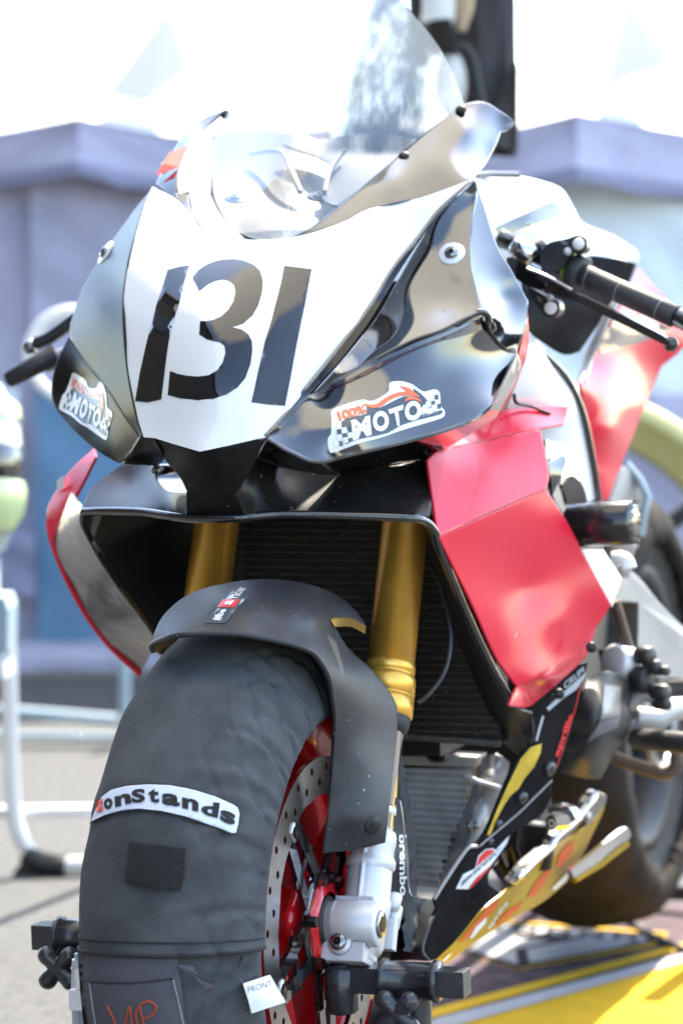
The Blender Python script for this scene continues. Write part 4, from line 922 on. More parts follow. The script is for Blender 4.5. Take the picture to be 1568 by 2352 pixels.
# ---- fork
for s in (-1, 1):
    m = MB(); m.cyl(FK(s, .262), FK(s, .55), .0243, .0243, 48); g_ = m.build('fork_tube', gold, bike)
    m = MB(); m.lathe([(.0243, .264), (.0256, .262), (.0256, .254), (.0246, .2535), (.0246, .2515), (.0268, .249), (.0274, .244), (.0274, .2305), (.0262, .230), (.0262, .2285), (.0274, .228), (.0274, .208), (.024, .206)], FK(s, 0), FD, 48); m.build('fork_collar', gold, g_)
    m = MB(); m.lathe([(.0255, .207), (.0255, .200), (.0225, .190), (.02, .190)], FK(s, 0), FD, 40); m.build('dust_seal', rub, g_)
    m = MB(); m.cyl(FK(s, .03), FK(s, .21), .0200, n=40); m.build('fork_stanchion', chrome, bike)
    m = MB(); m.lathe([(.0204, .112), (.0206, .112), (.0206, .104), (.0204, .104)], FK(s, 0), FD, 32); m.build('travel_ring', stk, bike)
    m = MB()
    m.lathe([(.020, .088), (.0225, .086), (.0235, .082), (.0235, .074), (.0225, .070), (.0228, .02), (.0245, .016), (.0245, .006), (.022, -.002), (.0215, -.03), (.018, -.038), (0, -.038)], FK(s, 0), FD, 40)
    m.cyl(Vector((s * .078, 0, ZA)), Vector((s * .134, 0, ZA)), .0225, n=36, bev=.002)
    e = [AX, FD, FN]
    m.box(FK(s, -.015, .012, -.004 * s), e, (.020, .030, .014)); m.box(FK(s, -.034, .022, -.006 * s), e, (.022, .018, .016)); m.cyl(FK(s, -.034, .036, -.010 * s), FK(s, -.034, .040, -.010 * s), .0125, n=24, bev=.002)
    m.cyl(FK(s, -.005, -.03, .018 * s), FK(s, .02, -.03, .02 * s), .008, n=16, bev=.002)
    m.tube([FK(s, .085, .0215, 0), FK(s, .02, .0235, 0), FK(s, -.03, .0215, 0)], .0022, 8)
    m.lathe([(.0235, .060), (.0252, .057), (.0252, .051), (.0235, .048)], FK(s, 0), FD, 40)
    m.cyl(FK(s, .012, -.020, .020 * s), FK(s, .030, -.022, .022 * s), .0075, n=16, bev=.003); m.box(FK(s, -.012, -.022, .018 * s), e, (.008, .016, .006))
    m.cyl(Vector((s * .074, 0, ZA)), Vector((s * .090, 0, ZA)), .0205, .0235, n=36)
    fb = m.build('fork_bottom', alu, bike)
    m = MB(); m.cyl(Vector((s * .133, 0, ZA)), Vector((s * .1365, 0, ZA)), .0135, n=28, bev=.001); ab = m.build('axle_end', steel, bike)
    m = MB(); m.cyl(Vector((s * .1355, 0, ZA)), Vector((s * .1372, 0, ZA)), .0085, n=6); m.build('axle_socket', dblk, ab)
    p = FK(s, -.034, .040, -.010 * s); m = MB(); m.cyl(p, p + FN * .006, .0085, n=24, bev=.0015); pb = m.build('pinch_bolt', steel, bike)
    m = MB(); m.cyl(p + FN * .0058, p + FN * .0066, .0042, n=6); m.build('hex_socket', dblk, pb)
# caliper (image right) with lettering
cp = MB().patch([(893, 1842, .085, 'c'), (915, 1836, .095), (926, 1870, .10), (938, 1960, .105), (938, 2070, .10), (928, 2108, .095), (900, 2130, .085, 'c'), (890, 2000, .075)], [(912, 1980, .080)], step=12, th=.03)
keep('cp', cp); cal = cp.build('brake_caliper', fend, bike)
text(BV['cp'], 'brembo', [(931, 1918), (934, 2058), (917, 2058), (914, 1918)], off=.001, sub=1, bold=.03).build('lettering', stk, cal)
m = MB(); m.tube([L(x, y, .09) for x, y in catmull([(918, 1840), (925, 1885), (934, 1990), (940, 2050), (952, 2060), (964, 2064)], 4)], .0011, 6); m.build('lock_wire', steel, cal)
m = MB(); m.cyl(FK(1, .0, -.065, -.012), FK(1, .10, -.075, -.012), .02, n=20, bev=.004); m.build('caliper_body', mblk, cal)

yk = MB(); yk.box(Vector((0, .43, .86)), [AX, FN, FD], (.135, .03, .012)); yk.build('top_yoke', boltm, bike)
# ---- front wheel
whl = bpy.data.objects.new('front_wheel', None); COL.objects.link(whl); whl.parent = bike
m = MB(); m.lathe([(.170, -.056), (.214, -.060), (.220, -.056), (.214, -.048), (.185, -.040), (.182, 0), (.185, .040), (.214, .048), (.220, .056), (.214, .060), (.196, .056), (.178, .048), (.168, .030), (.166, 0), (.170, -.056)], AXL, AX, 90); m.build('rim', redw, whl)
m = MB(); m.cyl(AXL - AX * .05, AXL + AX * .058, .034, n=40, bev=.003)
m.lathe([(.0, .052), (.047, .052), (.049, .056), (.049, .060), (.034, .064)], AXL, AX, 40, disp=lambda a, j, r, h: ((.0035 * math.cos(6 * a)) if r > .04 else 0, 0)); m.build('hub', redw, whl)
for k in range(6):
    a = R(60 * k + 22); e = Vector((0, -math.cos(a), math.sin(a))); q = Vector((0, math.sin(a), math.cos(a)))
    m = MB(); m.prism([AXL + e * .03 + q * .017 + AX * -.02, AXL + e * .03 - q * .017 + AX * -.02, AXL + e * .178 - q * .028 + AX * -.012, AXL + e * .178 + q * .028 + AX * -.012], AX * .042); m.build('spoke', redw, whl)
DL = .074
def disc(side):
    n = 120; ro, ri = .163, .127; rings = [[(math.cos(2 * math.pi * i / n) * ro, math.sin(2 * math.pi * i / n) * ro) for i in range(n)], [(math.cos(2 * math.pi * i / n) * (ri - .002 * math.cos(20 * math.pi * i / n)), math.sin(2 * math.pi * i / n) * ri) for i in range(n)]]
    holes = []
    for k in range(48):
        a = 2 * math.pi * k / 48
        for rr in ((.153,) if k % 2 else (.139,)): holes.append((math.cos(a) * rr, math.sin(a) * rr))
        if k % 2: pass
    pts = []; ed = []
    for rg in rings: o_ = len(pts); pts += [Vector(p) for p in rg]; ed += [(o_ + i, o_ + (i + 1) % n) for i in range(n)]
    for hx, hy in holes:
        o_ = len(pts); pts += [Vector((hx + math.cos(j * .785) * .0040, hy + math.sin(j * .785) * .0040)) for j in range(8)]; ed += [(o_ + j, o_ + (j + 1) % 8) for j in range(8)]
    r = delaunay_2d_cdt(pts, ed, [], 0, 1e-6); V, F = r[0], r[2]; keepf = []
    for f in F:
        cx_ = sum(V[i].x for i in f) / 3; cy_ = sum(V[i].y for i in f) / 3; d = math.hypot(cx_, cy_)
        if d > ro or d < ri - .0025: continue
        if any((cx_ - hx) ** 2 + (cy_ - hy) ** 2 < .0038 ** 2 for hx, hy in holes): continue
        keepf.append(f)
    m = MB(); S = side
    for dz, flip in ((.0025, False), (-.0025, True)):
        vs = [Vector((S * (DL + dz), -v.x, ZA + v.y)) for v in V]
        m.add(vs, [tuple(reversed(f)) if flip ^ (S < 0) else tuple(f) for f in keepf], 0, False)
    ecount = {}
    for f in keepf:
        for a, b in zip(f, f[1:] + f[:1]): ecount[(a, b)] = 1
    vs = []; fs = []
    for a, b in ecount:
        if (b, a) not in ecount:
            q = len(vs); vs += [Vector((S * (DL + .0025), -V[a].x, ZA + V[a].y)), Vector((S * (DL + .0025), -V[b].x, ZA + V[b].y)), Vector((S * (DL - .0025), -V[b].x, ZA + V[b].y)), Vector((S * (DL - .0025), -V[a].x, ZA + V[a].y))]; fs.append((q, q + 1, q + 2, q + 3))
    m.add(vs, fs, 0, False); return m
for s in (-1, 1):
    disc(s).build('brake_disc', steel, whl)
    m = MB()
    for k in range(5):
        a = R(54 - 72 * k); e = lambda an, r_: Vector((s * (DL - .003), -math.cos(an) * r_, ZA + math.sin(an) * r_))
        for da, db in ((-.42, -.30), (.42, .30)):
            m.prism([e(a + da - .16, .048), e(a + da + .16, .048), e(a + db * .3 + .065, .124), e(a + db * .3 - .065, .124)], (s * .005, 0, 0))
        m.prism([e(a - .13, .118), e(a + .13, .118), e(a + .10, .128), e(a - .10, .128)], (s * .005, 0, 0))
        m.prism([e(a - .36, .082), e(a + .36, .082), e(a + .30, .088), e(a - .30, .088)], (s * .0045, 0, 0))
    m.lathe([(.036, s * (DL - .003)), (.052, s * (DL - .003)), (.052, s * (DL + .002)), (.036, s * (DL + .002)), (.036, s * (DL - .003))], AXL, AX, 48)
    m.build('disc_carrier', blkd, whl)
    for k in range(5):
        a = R(54 - 72 * k); p = Vector((s * (DL + .0005), -math.cos(a) * .126, ZA + math.sin(a) * .126))
        m = MB(); m.cyl(p - AX * s * .004, p + AX * s * .0035, .0105, n=24, bev=.001); m.cyl(p + AX * s * .003, p + AX * s * .005, .006, n=20); m.build('bobbin', steel, whl)
    for k in range(6):
        a = R(60 * k + 12); p = Vector((s * DL, -math.cos(a) * .046, ZA + math.sin(a) * .046))
        m = MB(); m.cyl(p, p + AX * s * .003, .0085, n=20); m.cyl(p + AX * s * .003, p + AX * s * .011, .0062, n=6); m.build('disc_bolt', steel, whl)
    m = MB(); m.cyl(AXL + AX * s * .055, AXL + AX * s * .076, .032, n=36, bev=.002)
    m.lathe([(.030, .072 * s), (.040, .070 * s), (.040, .078 * s), (.030, .081 * s)], AXL, AX, 36, disp=lambda a, j, r, h: ((.004 * math.cos(6 * a)) if r > .035 else 0, 0)); m.build('hub_cap', redw, whl)
    m = MB(); m.cyl(AXL + AX * s * .074, AXL + AX * s * .083, .026, n=36, bev=.002); m.build('bearing_seal', mblk, whl)

# ---- front fender
fd = MB()
hp = MB(); hp.lathe([(.345 - .050 * abs(t) ** 2.6, .104 * t) for t in [-1 + i / 10 for i in range(21)]], AXL + AX * .004, AX, 120); HB = hp.bvh()
def hb_(x, y, d=0.):
    h = hit(HB, x, y); return (x, y, h[0].y + d)
FT = [(352, 1478, -.150, 'c'), (354, 1455, -.145), (380, 1408, -.118), (440, 1362, -.075), (540, 1336, -.035), (640, 1331, .0), (740, 1351, .035), (800, 1386, .065), (839, 1432, .080, 'c'), (832, 1442, .072), (805, 1428, .055), (765, 1432, .02, 'c'), (800, 1490, .03), (850, 1535, .05), (895, 1590, .075), (912, 1622, .082, 'c'), (912, 1680, .075), (905, 1750, .060), (885, 1936, .024, 'c'), (820, 1952, .004), (742, 1961, -.020, 'c'),
      (755, 1850, -.018), (765, 1740, -.018), (769, 1640, -.032), (755, 1560, -.060), (728, 1510, -.085), hb_(700, 1490, -.006), hb_(640, 1472, -.006), hb_(550, 1456, -.006), hb_(460, 1454, -.006), hb_(400, 1460, -.004)]
fd.patch(FT, [hb_(x, y) for x, y in ((430, 1420), (480, 1400), (540, 1380), (600, 1370), (660, 1385), (720, 1420), (520, 1430), (620, 1430), (690, 1450))] + [(790, 1540, -.015), (840, 1620, .022), (830, 1750, .008), (815, 1880, -.008)], step=12, th=.004)
keep('fd', fd); fdo = fd.build('front_fender', fend, bike)
m = MB(); m.tube([L(x, y + 1, b - .001) for x, y, b in catmull([(352, 1496, -.145), (352, 1478, -.150), (400, 1460, hb_(400, 1460)[2] - .004), (460, 1454, hb_(460, 1454)[2] - .006), (550, 1456, hb_(550, 1456)[2] - .006), (640, 1472, hb_(640, 1472)[2] - .006), (700, 1489, hb_(700, 1490)[2] - .006), (728, 1509, -.085), (755, 1560, -.060), (768, 1640, -.032)], 5)], .0030, 8); m.build('fender_lip', fend, fdo)
m = MB().patch([(759, 1424, .01, 'c'), (775, 1419, .02), (812, 1424, .045), (840, 1438, .07, 'c'), (838, 1456, .072, 'c'), (805, 1440, .048), (768, 1440, .015, 'c')], step=10); m.build('fender_bracket', goldm, bike)
m = MB().patch([(354, 1480, -.14, 'c'), (380, 1462, -.14), (384, 1475, -.12), (364, 1502, -.13, 'c')], step=10); m.build('fender_side', goldm, bike)
q = lambda x, y: (326.6 + x * .4167, 1306.7 + y * .4167)
decal(BV['fd'], [[q(342, 302), q(505, 112), q(622, 108), q(458, 304)]], off=.0008, step=10).build('sticker', stg, bike, label='black slogan sticker on top of the front fender')
decal(BV['fd'], [[q(412, 216), q(446, 174), q(542, 174), q(508, 218)]], off=.0012, step=10).build('sticker_block', srd, bike)
Ft = lambda a, b, c, d: [q(*a), q(*b), q(*c), q(*d)]
text(BV['fd'], '#be', Ft((376, 288), (428, 228), (470, 230), (430, 292)), off=.0013, bold=.03, sub=0).build('lettering', stk, bike)
text(BV['fd'], 'a', Ft((450, 206), (468, 183), (508, 184), (490, 208)), off=.0018, bold=.03, sub=0).build('lettering', stk, bike)
text(BV['fd'], 'racer', Ft((482, 166), (540, 108), (580, 106), (526, 168)), off=.0013, bold=.02, sub=0).build('lettering', stk, bike)
h = hit(BV['fd'], 856, 1896); m = MB(); m.cyl(h[0] - h[1] * .003, h[0] + h[1] * .0009, .0095, n=28, bev=.0004); fh = m.build('fastener_hole', dblk, bike)
m = MB(); m.cyl(h[0] - h[1] * .001 + Vector((.001, 0, .003)), h[0] + h[1] * .0016 + Vector((.001, 0, .003)), .0045, n=16, bev=.001); m.build('screw', mblk, fh)

# ---- handlebars
def hb(a, b, r, n=30, nm='grip', mt=None, par=bike): m = MB(); m.cyl(a, b, r, n=n, bev=.0015); return m.build(nm, mt, par)
hA, hB = L(1331, 628, .43), L(1552, 727, .40)
u = (hB - hA).normalized(); hbar = hb(L(1150, 545, .46), hA, .011, nm='clip_on_bar', mt=blkd)
gr = hb(hA, hB, .0128, nm='grip', mt=grip)
for t in (.10, .42, .84):
    p = hA.lerp(hB, t); hb(p, p + u * .0011, .01315, nm='grip_ring', mt=galu, par=gr)
hb(hA - u * .010, hA + u * .004, .021, nm='grip_flange', mt=grip, par=gr)
hb(hA - u * .016, hA - u * .010, .017, nm='lime_washer', mt=green)
hb(hB, hB + u * .08, .011, nm='bar_end', mt=blkd)
# switch pod
sp = L(1285, 600, .41)
def pod(pts, b, th, mt, nm):
    m = MB(); pl = outline([(x, y, 0) for x, y in pts], 4); m.prism([L(x, y, b) for x, y in pl], (0, th, 0)); return m.build(nm, mt, bike)
s1 = pod([(1252, 562), (1300, 548), (1325, 540), (1345, 548), (1346, 572), (1328, 583), (1310, 582), (1290, 612), (1270, 622), (1240, 612)], .405, .02, stnd, 'switch_pod')
hb(L(1328, 560, .408), L(1328, 560, .398), .0065, nm='switch_button', mt=stk); hb(L(1303, 577, .408), L(1303, 577, .401), .0044, nm='switch_button', mt=alu)
tx = MB(); v2, fs = text2d('TC+', [(1289, 550), (1303, 556), (1301, 563), (1287, 557)], sub=0); tx.add([L(x, y, .4045) for x, y in v2], [tuple(reversed(f)) for f in fs], 0, False); tx.build('lettering', stk, bike)
pod([(1215, 660), (1240, 672), (1262, 684), (1282, 692), (1284, 715), (1268, 729), (1248, 722), (1232, 700), (1216, 680)], .405, .02, stnd, 'switch_pod')
hb(L(1264, 707, .408), L(1264, 707, .396), .0070, nm='switch_button', mt=tagw); hb(L(1262, 683, .408), L(1262, 683, .400), .004, nm='switch_button', mt=alu)
tx = MB(); v2, fs = text2d('TC-', [(1234, 681), (1246, 688), (1244, 694), (1232, 687)], sub=0); tx.add([L(x, y, .4045) for x, y in v2], [tuple(reversed(f)) for f in fs], 0, False); tx.build('lettering', stk, bike)
hb(L(1232, 585, .43), L(1262, 570, .43), .014, nm='bar_clamp', mt=blkd); hb(L(1180, 560, .42), L(1225, 590, .42), .012, nm='perch_body', mt=chrome)
# clutch lever
lev = [(1168, 600, 30), (1200, 622, 34), (1240, 645, 34), (1290, 668, 30), (1330, 684, 25), (1380, 708, 24), (1450, 742, 23), (1510, 772, 22), (1532, 784, 20)]
m = MB(); vs = []; fs = []
for i, (x, y, wd) in enumerate(lev):
    b = .375 + .0 * i; dn = Vector((-.42, .9)).normalized()
    for (ox, oy, bo) in ((-dn.x * wd / 2, -dn.y * wd / 2, .012), (-dn.x * wd / 2 * .7, -dn.y * wd / 2 * .7, 0), (dn.x * wd / 2, dn.y * wd / 2, 0), (dn.x * wd / 2, dn.y * wd / 2, .012)):
        vs.append(L(x + ox, y + oy, b + bo))
for i in range(len(lev) - 1):
    for j in range(4): a = i * 4 + j; b = i * 4 + (j + 1) % 4; fs.append((a, b, b + 4, a + 4))
m.add(vs, fs, 0, False); m.add(vs[:4], [(3, 2, 1, 0)], 0, False); m.ball(L(1540, 790, .38), .0085)
m.build('clutch_lever', mat('lever_black_satin', (.022, .02, .02), .16, coat=.5, bevel=.002), bike)
pod([(1165, 590), (1200, 604), (1242, 630), (1252, 655), (1238, 666), (1200, 650), (1170, 625)], .372, .03, blkd, 'lever_perch')
m = MB(); m.tube([L(x, y, .37) for x, y in catmull([(1210, 618), (1250, 634), (1290, 655), (1312, 668)], 4)], .003, 8); m.build('adjuster_rod', steel, bike)
# image-left end: grip, guard
gA, gB = L(132, 812, .42), L(14, 874, .40)
gl_ = MB(); gl_.cyl(gB, gA, .0105, .013, n=28, bev=.003); gl_.build('lever_guard', fend, bike)
m = MB(); m.tube([L(x, y, .43) for x, y in catmull([(66, 803), (80, 790), (112, 776), (160, 742), (190, 720)], 4)], [.007] + [.0085] * 15 + [.009], 14); m.build('brake_lever', stnd, bike)
m = MB(); m.tube([L(105, 838, .44), L(150, 815, .44), L(220, 800, .45), Vector((-.11, .40, .87))], .010, 12); m.build('clip_on_bar', galu, bike)
hb(L(60, 800, .425), L(80, 792, .425), .009, nm='lever_adjuster', mt=steel)

# ---- lower black graphic fairing and belly pan
def C2(x, y): return (873.8 + x * .4427, 1517.4 + y * .4427)
def o2(pts, cs=()): return [(*C2(x, y), 0, 'c') if i in cs else (*C2(x, y), 0) for i, (x, y) in enumerate(pts)]
FB = plane3((1217, 1621, .33), (1345, 1530, .405), (1000, 2063, .235), [(1250, 1760, 90, .010), (1120, 2040, 60, .012)])
bp_ = MB().patch(o2([(775, 228), (900, 130), (1030, 20), (1075, 10), (1040, 150), (985, 380), (930, 540), (888, 622), (720, 790), (512, 965), (470, 975), (535, 900), (590, 780), (655, 620), (718, 500), (772, 440), (768, 380), (766, 320)], (0, 2, 3, 7, 9, 10, 15)), fn=FB, step=12)
keep('bp', bp_); bp_.build('lower_fairing', blkm, bike)
FB2 = lambda x, y: FB(x, y) + .004
by = MB().patch(o2([(505, 962), (720, 785), (890, 618), (880, 720), (835, 800), (750, 855), (668, 910), (648, 965), (595, 1050), (560, 1110), (560, 1160), (622, 1208), (520, 1296), (400, 1444), (290, 1550), (255, 1562), (215, 1500), (250, 1370), (290, 1290), (276, 1240), (375, 1080), (455, 970)], (0, 2, 7, 10, 11, 14, 15, 16, 18, 19, 21)), fn=FB2, step=12)
keep('by', by); by.build('belly_pan', blkm, bike)
m = MB().patch([(*C2(140, 1230), .30, 'c'), (*C2(276, 1240), .27, 'c'), (*C2(290, 1290), .25), (*C2(250, 1370), .225), (*C2(215, 1500), .20), (*C2(255, 1562), .20, 'c'), (*C2(60, 1550), .22, 'c'), (*C2(90, 1340), .27)], [(*C2(180, 1400), .235)], step=14); m.build('belly_pan_nose', fend, bike)
m = MB(); m.tube([CAML + rayl(*C2(x, y)) * (FB(*C2(x, y)) - .003) for x, y in catmull([(276, 1240), (325, 1160), (378, 1078), (420, 1015), (458, 970), (500, 965)], 4)], .0022, 8); m.build('belly_pan_edge', galu, bike)
m = MB(); m.tube([CAML + rayl(*C2(x, y)) * (FB(*C2(x, y)) - .001) for x, y in ((512, 965), (720, 789), (888, 622))], .0012, 8); m.build('panel_seam', galu, bike)
M6 = lambda x, y: ((1150 + x * .38265) / 1.22449, (2000 + y * .38265) / 1.22449)
decal(BV['bp'], [[C2(*p) for p in ((548, 905), (600, 775), (660, 640), (722, 512), (775, 450), (832, 432), (826, 480), (790, 555), (745, 610), (712, 665), (672, 700), (640, 745), (600, 820), (566, 905))]], off=.0009, step=10).build('graphic_stripe', syl, bike)
text(BV['bp'], 'aprilia', [C2(893, 492), C2(972, 268), C2(1008, 282), C2(922, 505)], off=.0012, sub=0, bold=.04).build('lettering', srd, bike)
text(BV['bp'], 'CRUPI', [C2(945, 115), C2(1048, 28), C2(1052, 60), C2(950, 150)], off=.0012, sub=0, bold=.02).build('lettering', sgr, bike)
decal(BV['bp'], [[C2(*p) for p in ((858, 245), (960, 150), (1062, 60), (1050, 95), (1012, 150), (950, 190), (868, 262))]], off=.001, step=10).build('graphic_stripe', sgr, bike)
decal(BV['bp'], [[C2(*p) for p in ((800, 415), (815, 350), (835, 285), (845, 290), (828, 350), (810, 418))]], off=.001, step=10).build('graphic_stripe', sgr, bike)
m = MB(); m.tube([hit(BV['bp'], *C2(x, y))[0] + Vector((.0008, -.0008, 0)) for x, y in ((1035, 120), (1008, 240), (970, 370), (935, 480), (905, 560))], .0007, 5); m.build('red_pinstripe', srd, bike)
stb = decal(BV['by'], [[M6(*p) for p in ((340, 1307), (395, 1200), (480, 1160), (505, 1065), (560, 1015), (615, 1010), (630, 1025), (735, 915), (715, 975), (600, 1130), (430, 1310))]], off=.0008, step=10).build('sticker', stk, bike, label='white and red sticker on the belly pan, reading BIKEDESIGN')
decal(BV['by'], [[M6(*p) for p in ((485, 1150), (512, 1070), (560, 1022), (610, 1018), (620, 1035), (560, 1085))], [M6(*p) for p in ((440, 1290), (500, 1215), (600, 1130), (590, 1150), (520, 1230), (445, 1307))]], off=.0012, step=10).build('sticker_block', srd, stb)
text(BV['by'], 'BIKEDESIGN', [M6(385, 1250), M6(715, 955), M6(700, 1000), M6(378, 1290)], off=.0014, sub=0, bold=.02).build('lettering', stg, stb)
for x, y, r_ in ((1259, 1765, .008), (1196, 1831, .0068), (1141, 1891, .0045), (1122, 1932, .004)):
    h = hit(BV['bp'], x, y) or hit(BV['by'], x, y) or (L(x, y, .40), Vector((.7, -.7, 0)))
    m = MB(); m.cyl(h[0] - h[1] * .002, h[0] + h[1] * .006, r_, n=20, bev=.002); m.cyl(h[0] + h[1] * .006, h[0] + h[1] * .0066, r_ * .45, n=6); m.build('panel_bolt', boltm, bike)
# winglet blade
WF = plane3((1002, 2206, .26), (1385, 1835, .62), (1240, 2075, .52), [(1180, 2080, 60, .008)])
wg = MB().patch(o2([(288, 1556), (400, 1442), (520, 1300), (640, 1206), (760, 1120), (860, 1012), (960, 932), (1080, 850), (1160, 742), (1152, 790), (1100, 900), (1052, 1000), (1002, 1075), (960, 1152), (830, 1262), (700, 1332), (480, 1472), (345, 1572)], (0, 8, 12, 17)), fn=WF, step=12)
keep('wg', wg); wgo = wg.build('winglet', refl_yel, bike)
WF2 = plane3((1180, 2020, .40), (1385, 1830, .585), (1300, 1900, .535))
m = MB().patch(o2([(672, 1150), (740, 1065), (870, 955), (895, 905), (990, 830), (1098, 692), (1140, 684), (1170, 702), (1164, 745), (1080, 850), (960, 932), (860, 1010), (760, 1112), (700, 1165)], (0, 6, 8, 13)), fn=lambda x, y: WF(x, y) - .010, step=10, th=.008); m.build('winglet_edge', blk, wgo)
m = MB(); m.tube([CAML + rayl(*C2(x, y)) * (WF(*C2(x, y)) - .013) for x, y in catmull([(710, 1130), (780, 1055), (880, 965), (920, 905), (1000, 840), (1080, 740), (1120, 700)], 4)], [.002] + [.0055] * 22 + [.003, .003], 10); m.build('winglet_bead', chrome, wgo)
decal(BV['wg'], [[C2(*p) for p in ((1005, 935), (985, 1010), (930, 1070), (905, 1062), (925, 1000), (970, 950))], [C2(*p) for p in ((890, 1055), (880, 1100), (800, 1220), (755, 1230), (800, 1150))], [C2(*p) for p in ((740, 1245), (700, 1300), (610, 1370), (585, 1375), (650, 1300))]], off=.001, step=10).build('graphic_flame', vivid, wgo)
decal(BV['wg'], [[C2(*p) for p in ((615, 1235), (600, 1275), (490, 1400), (420, 1460), (400, 1460), (500, 1340), (560, 1270))]], off=.001, step=10).build('graphic_flame', vivid, wgo)
for pl_ in (((545, 1330), (540, 1360), (470, 1440), (455, 1440), (490, 1380)), ((970, 1090), (960, 1140), (900, 1190), (880, 1185), (930, 1130)), ((340, 1530), (365, 1515), (330, 1560), (300, 1560))):
    decal(BV['wg'], [[C2(*p) for p in pl_]], off=.0014, step=10).build('graphic_flame', stk, wgo)
text(BV['wg'], 'aprilia', [C2(540, 1385), C2(640, 1245), C2(662, 1262), C2(565, 1400)], off=.0014, sub=0).build('lettering', stk, wgo)
m = MB().patch([(1310, 2000, .53, 'c'), (1350, 1970, .57), (1432, 1906, .64), (1448, 1912, .65, 'c'), (1442, 1930, .65), (1380, 1978, .60), (1318, 2018, .54, 'c')], step=10, th=.006); m.build('winglet_fin', chrome, bike)
m = MB(); m.tube([L(1318, 2022, .55), L(1380, 1985, .60), L(1440, 1938, .65)], .004); m.build('winglet_fin_edge', refl_yel, bike)
m = MB(); m.tube([L(x, y, .44) for x, y in catmull([(1262, 1864), (1290, 1858), (1316, 1866), (1322, 1884)], 4)], .007, 12); m.cyl(L(1266, 1892, .43), L(1298, 1888, .45), .009); m.build('linkage', chrome, bike)
m = MB(); m.cyl(L(1172, 1955, .46), L(1190, 2000, .45), .011); m.cyl(L(1140, 1985, .44), L(1168, 2025, .44), .008); m.build('exhaust_pipe', steel, bike)
m = MB(); m.cyl(L(1235, 1890, .5), L(1225, 1990, .5), .022); m.build('oil_filter', mblk, bike)

# ---- engine cover, swingarm, foot rest, chain
eg = MB().patch([(1345, 1560, .48, 'c'), (1395, 1542, .50), (1444, 1567, .56), (1450, 1632, .58), (1438, 1690, .57), (1411, 1732, .55), (1379, 1790, .52, 'c'), (1340, 1788, .49), (1285, 1775, .47, 'c'), (1310, 1680, .46), (1340, 1590, .46)], [(1385, 1570, .485), (1395, 1640, .46), (1350, 1650, .44), (1400, 1720, .50), (1340, 1740, .45)], step=12, th=.03); EF = eg.fn; eg.build('engine_cover', dalu, bike)
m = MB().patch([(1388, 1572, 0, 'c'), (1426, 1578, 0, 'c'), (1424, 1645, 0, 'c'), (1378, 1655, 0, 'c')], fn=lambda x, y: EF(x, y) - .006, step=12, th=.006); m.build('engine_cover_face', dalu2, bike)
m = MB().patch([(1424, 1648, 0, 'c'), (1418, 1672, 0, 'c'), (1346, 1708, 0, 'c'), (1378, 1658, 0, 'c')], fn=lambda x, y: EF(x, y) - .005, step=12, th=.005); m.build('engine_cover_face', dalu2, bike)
sw = MB(); SB = .62
ol = outline([(1400, 1300, 0, 'c'), (1430, 1300, 0), (1468, 1328, 0), (1510, 1380, 0), (1568, 1440, 0), (1700, 1560, 0, 'c'), (1700, 1600, 0, 'c'), (1560, 1560, 0), (1520, 1560, 0), (1480, 1540, 0), (1464, 1495, 0, 'c'), (1466, 1385, 0, 'c'), (1420, 1382, 0, 'c'), (1405, 1360, 0)], 4)
v2, fs = tri2d(ol, 40); sw.prism([L(x, y, SB + (x - 1400) / 900) for x, y in ol], (-.03, .03, 0)); sw.build('swingarm', galu, bike)
m = MB(); m.prism([L(1400, 1495, .60), L(1470, 1495, .63), L(1500, 1590, .66), L(1420, 1590, .62)], (-.02, .02, 0)); m.build('frame_plate', dalu, bike)
m = MB(); m.tube([L(1412, 1380, .58), L(1448, 1505, .60)], .006); m.build('shift_rod', brn, bike)
m = MB(); m.cyl(L(1405, 1520, .57), L(1450, 1530, .60), .022, n=24, bev=.004); m.build('sprocket_cover', alu, bike)
for x, y, r_ in ((1463, 1505, .011), (1480, 1530, .008), (1500, 1540, .006), (1455, 1560, .016), (1498, 1590, .010), (1502, 1615, .008)):
    m = MB(); p = L(x, y, .58); m.cyl(p, p + Vector((.02, -.008, 0)), r_, n=18, bev=.002); m.build('rearset_bolt', dalu if r_ < .012 else mblk, bike)
m = MB()
for k in range(9): p = L(1518 + k * 9, 1583 - k * .4, .70 + k * .01); m.box(p, [AX, (0, 1, 0), (0, 0, 1)], (.003, .0045, .0095))
m.tube([L(1510, 1584, .70), L(1600, 1580, .8)], .006); m.build('drive_chain', mblk, bike)
m = MB(); m.tube([L(x, y, .58) for x, y in catmull([(1445, 1625), (1470, 1600), (1500, 1602), (1530, 1622)], 4)], .008, 12); m.tube([L(1455, 1648, .60), L(1510, 1655, .62), L(1540, 1630, .64), L(1600, 1625, .7)], .014, 12); m.tube([L(1450, 1650, .60), L(1475, 1690, .61), L(1470, 1705, .61)], .011, 12)
m.build('rearset', galu, bike)
m = MB(); m.cyl(L(1460, 1697, .60), L(1600, 1710, .50), .0125, n=24, bev=.002); m.build('foot_peg', rub, bike)
m = MB(); m.tube([L(x, y, .66) for x, y in catmull([(1395, 1725), (1420, 1745), (1470, 1762), (1525, 1776), (1552, 1760), (1550, 1715), (1530, 1690)], 5)], .0085, 12); m.build('side_pipe', brn, bike)
m = MB(); m.tube([L(x, y, .50) for x, y in catmull([(1408, 1290), (1430, 1290), (1440, 1310)], 3)], .012, 12); m.cyl(L(1425, 1245, .55), L(1410, 1320, .55), .018); m.build('frame_stay', alu, bike)
m = MB().patch([(1400, 1150, .95, 'c'), (1430, 1075, .98), (1455, 1090, 1.0), (1485, 1135, 1.02), (1478, 1170, 1.02, 'c'), (1462, 1260, 1.0, 'c'), (1400, 1260, .95, 'c')], step=20); m.build('hugger', galu, bike)
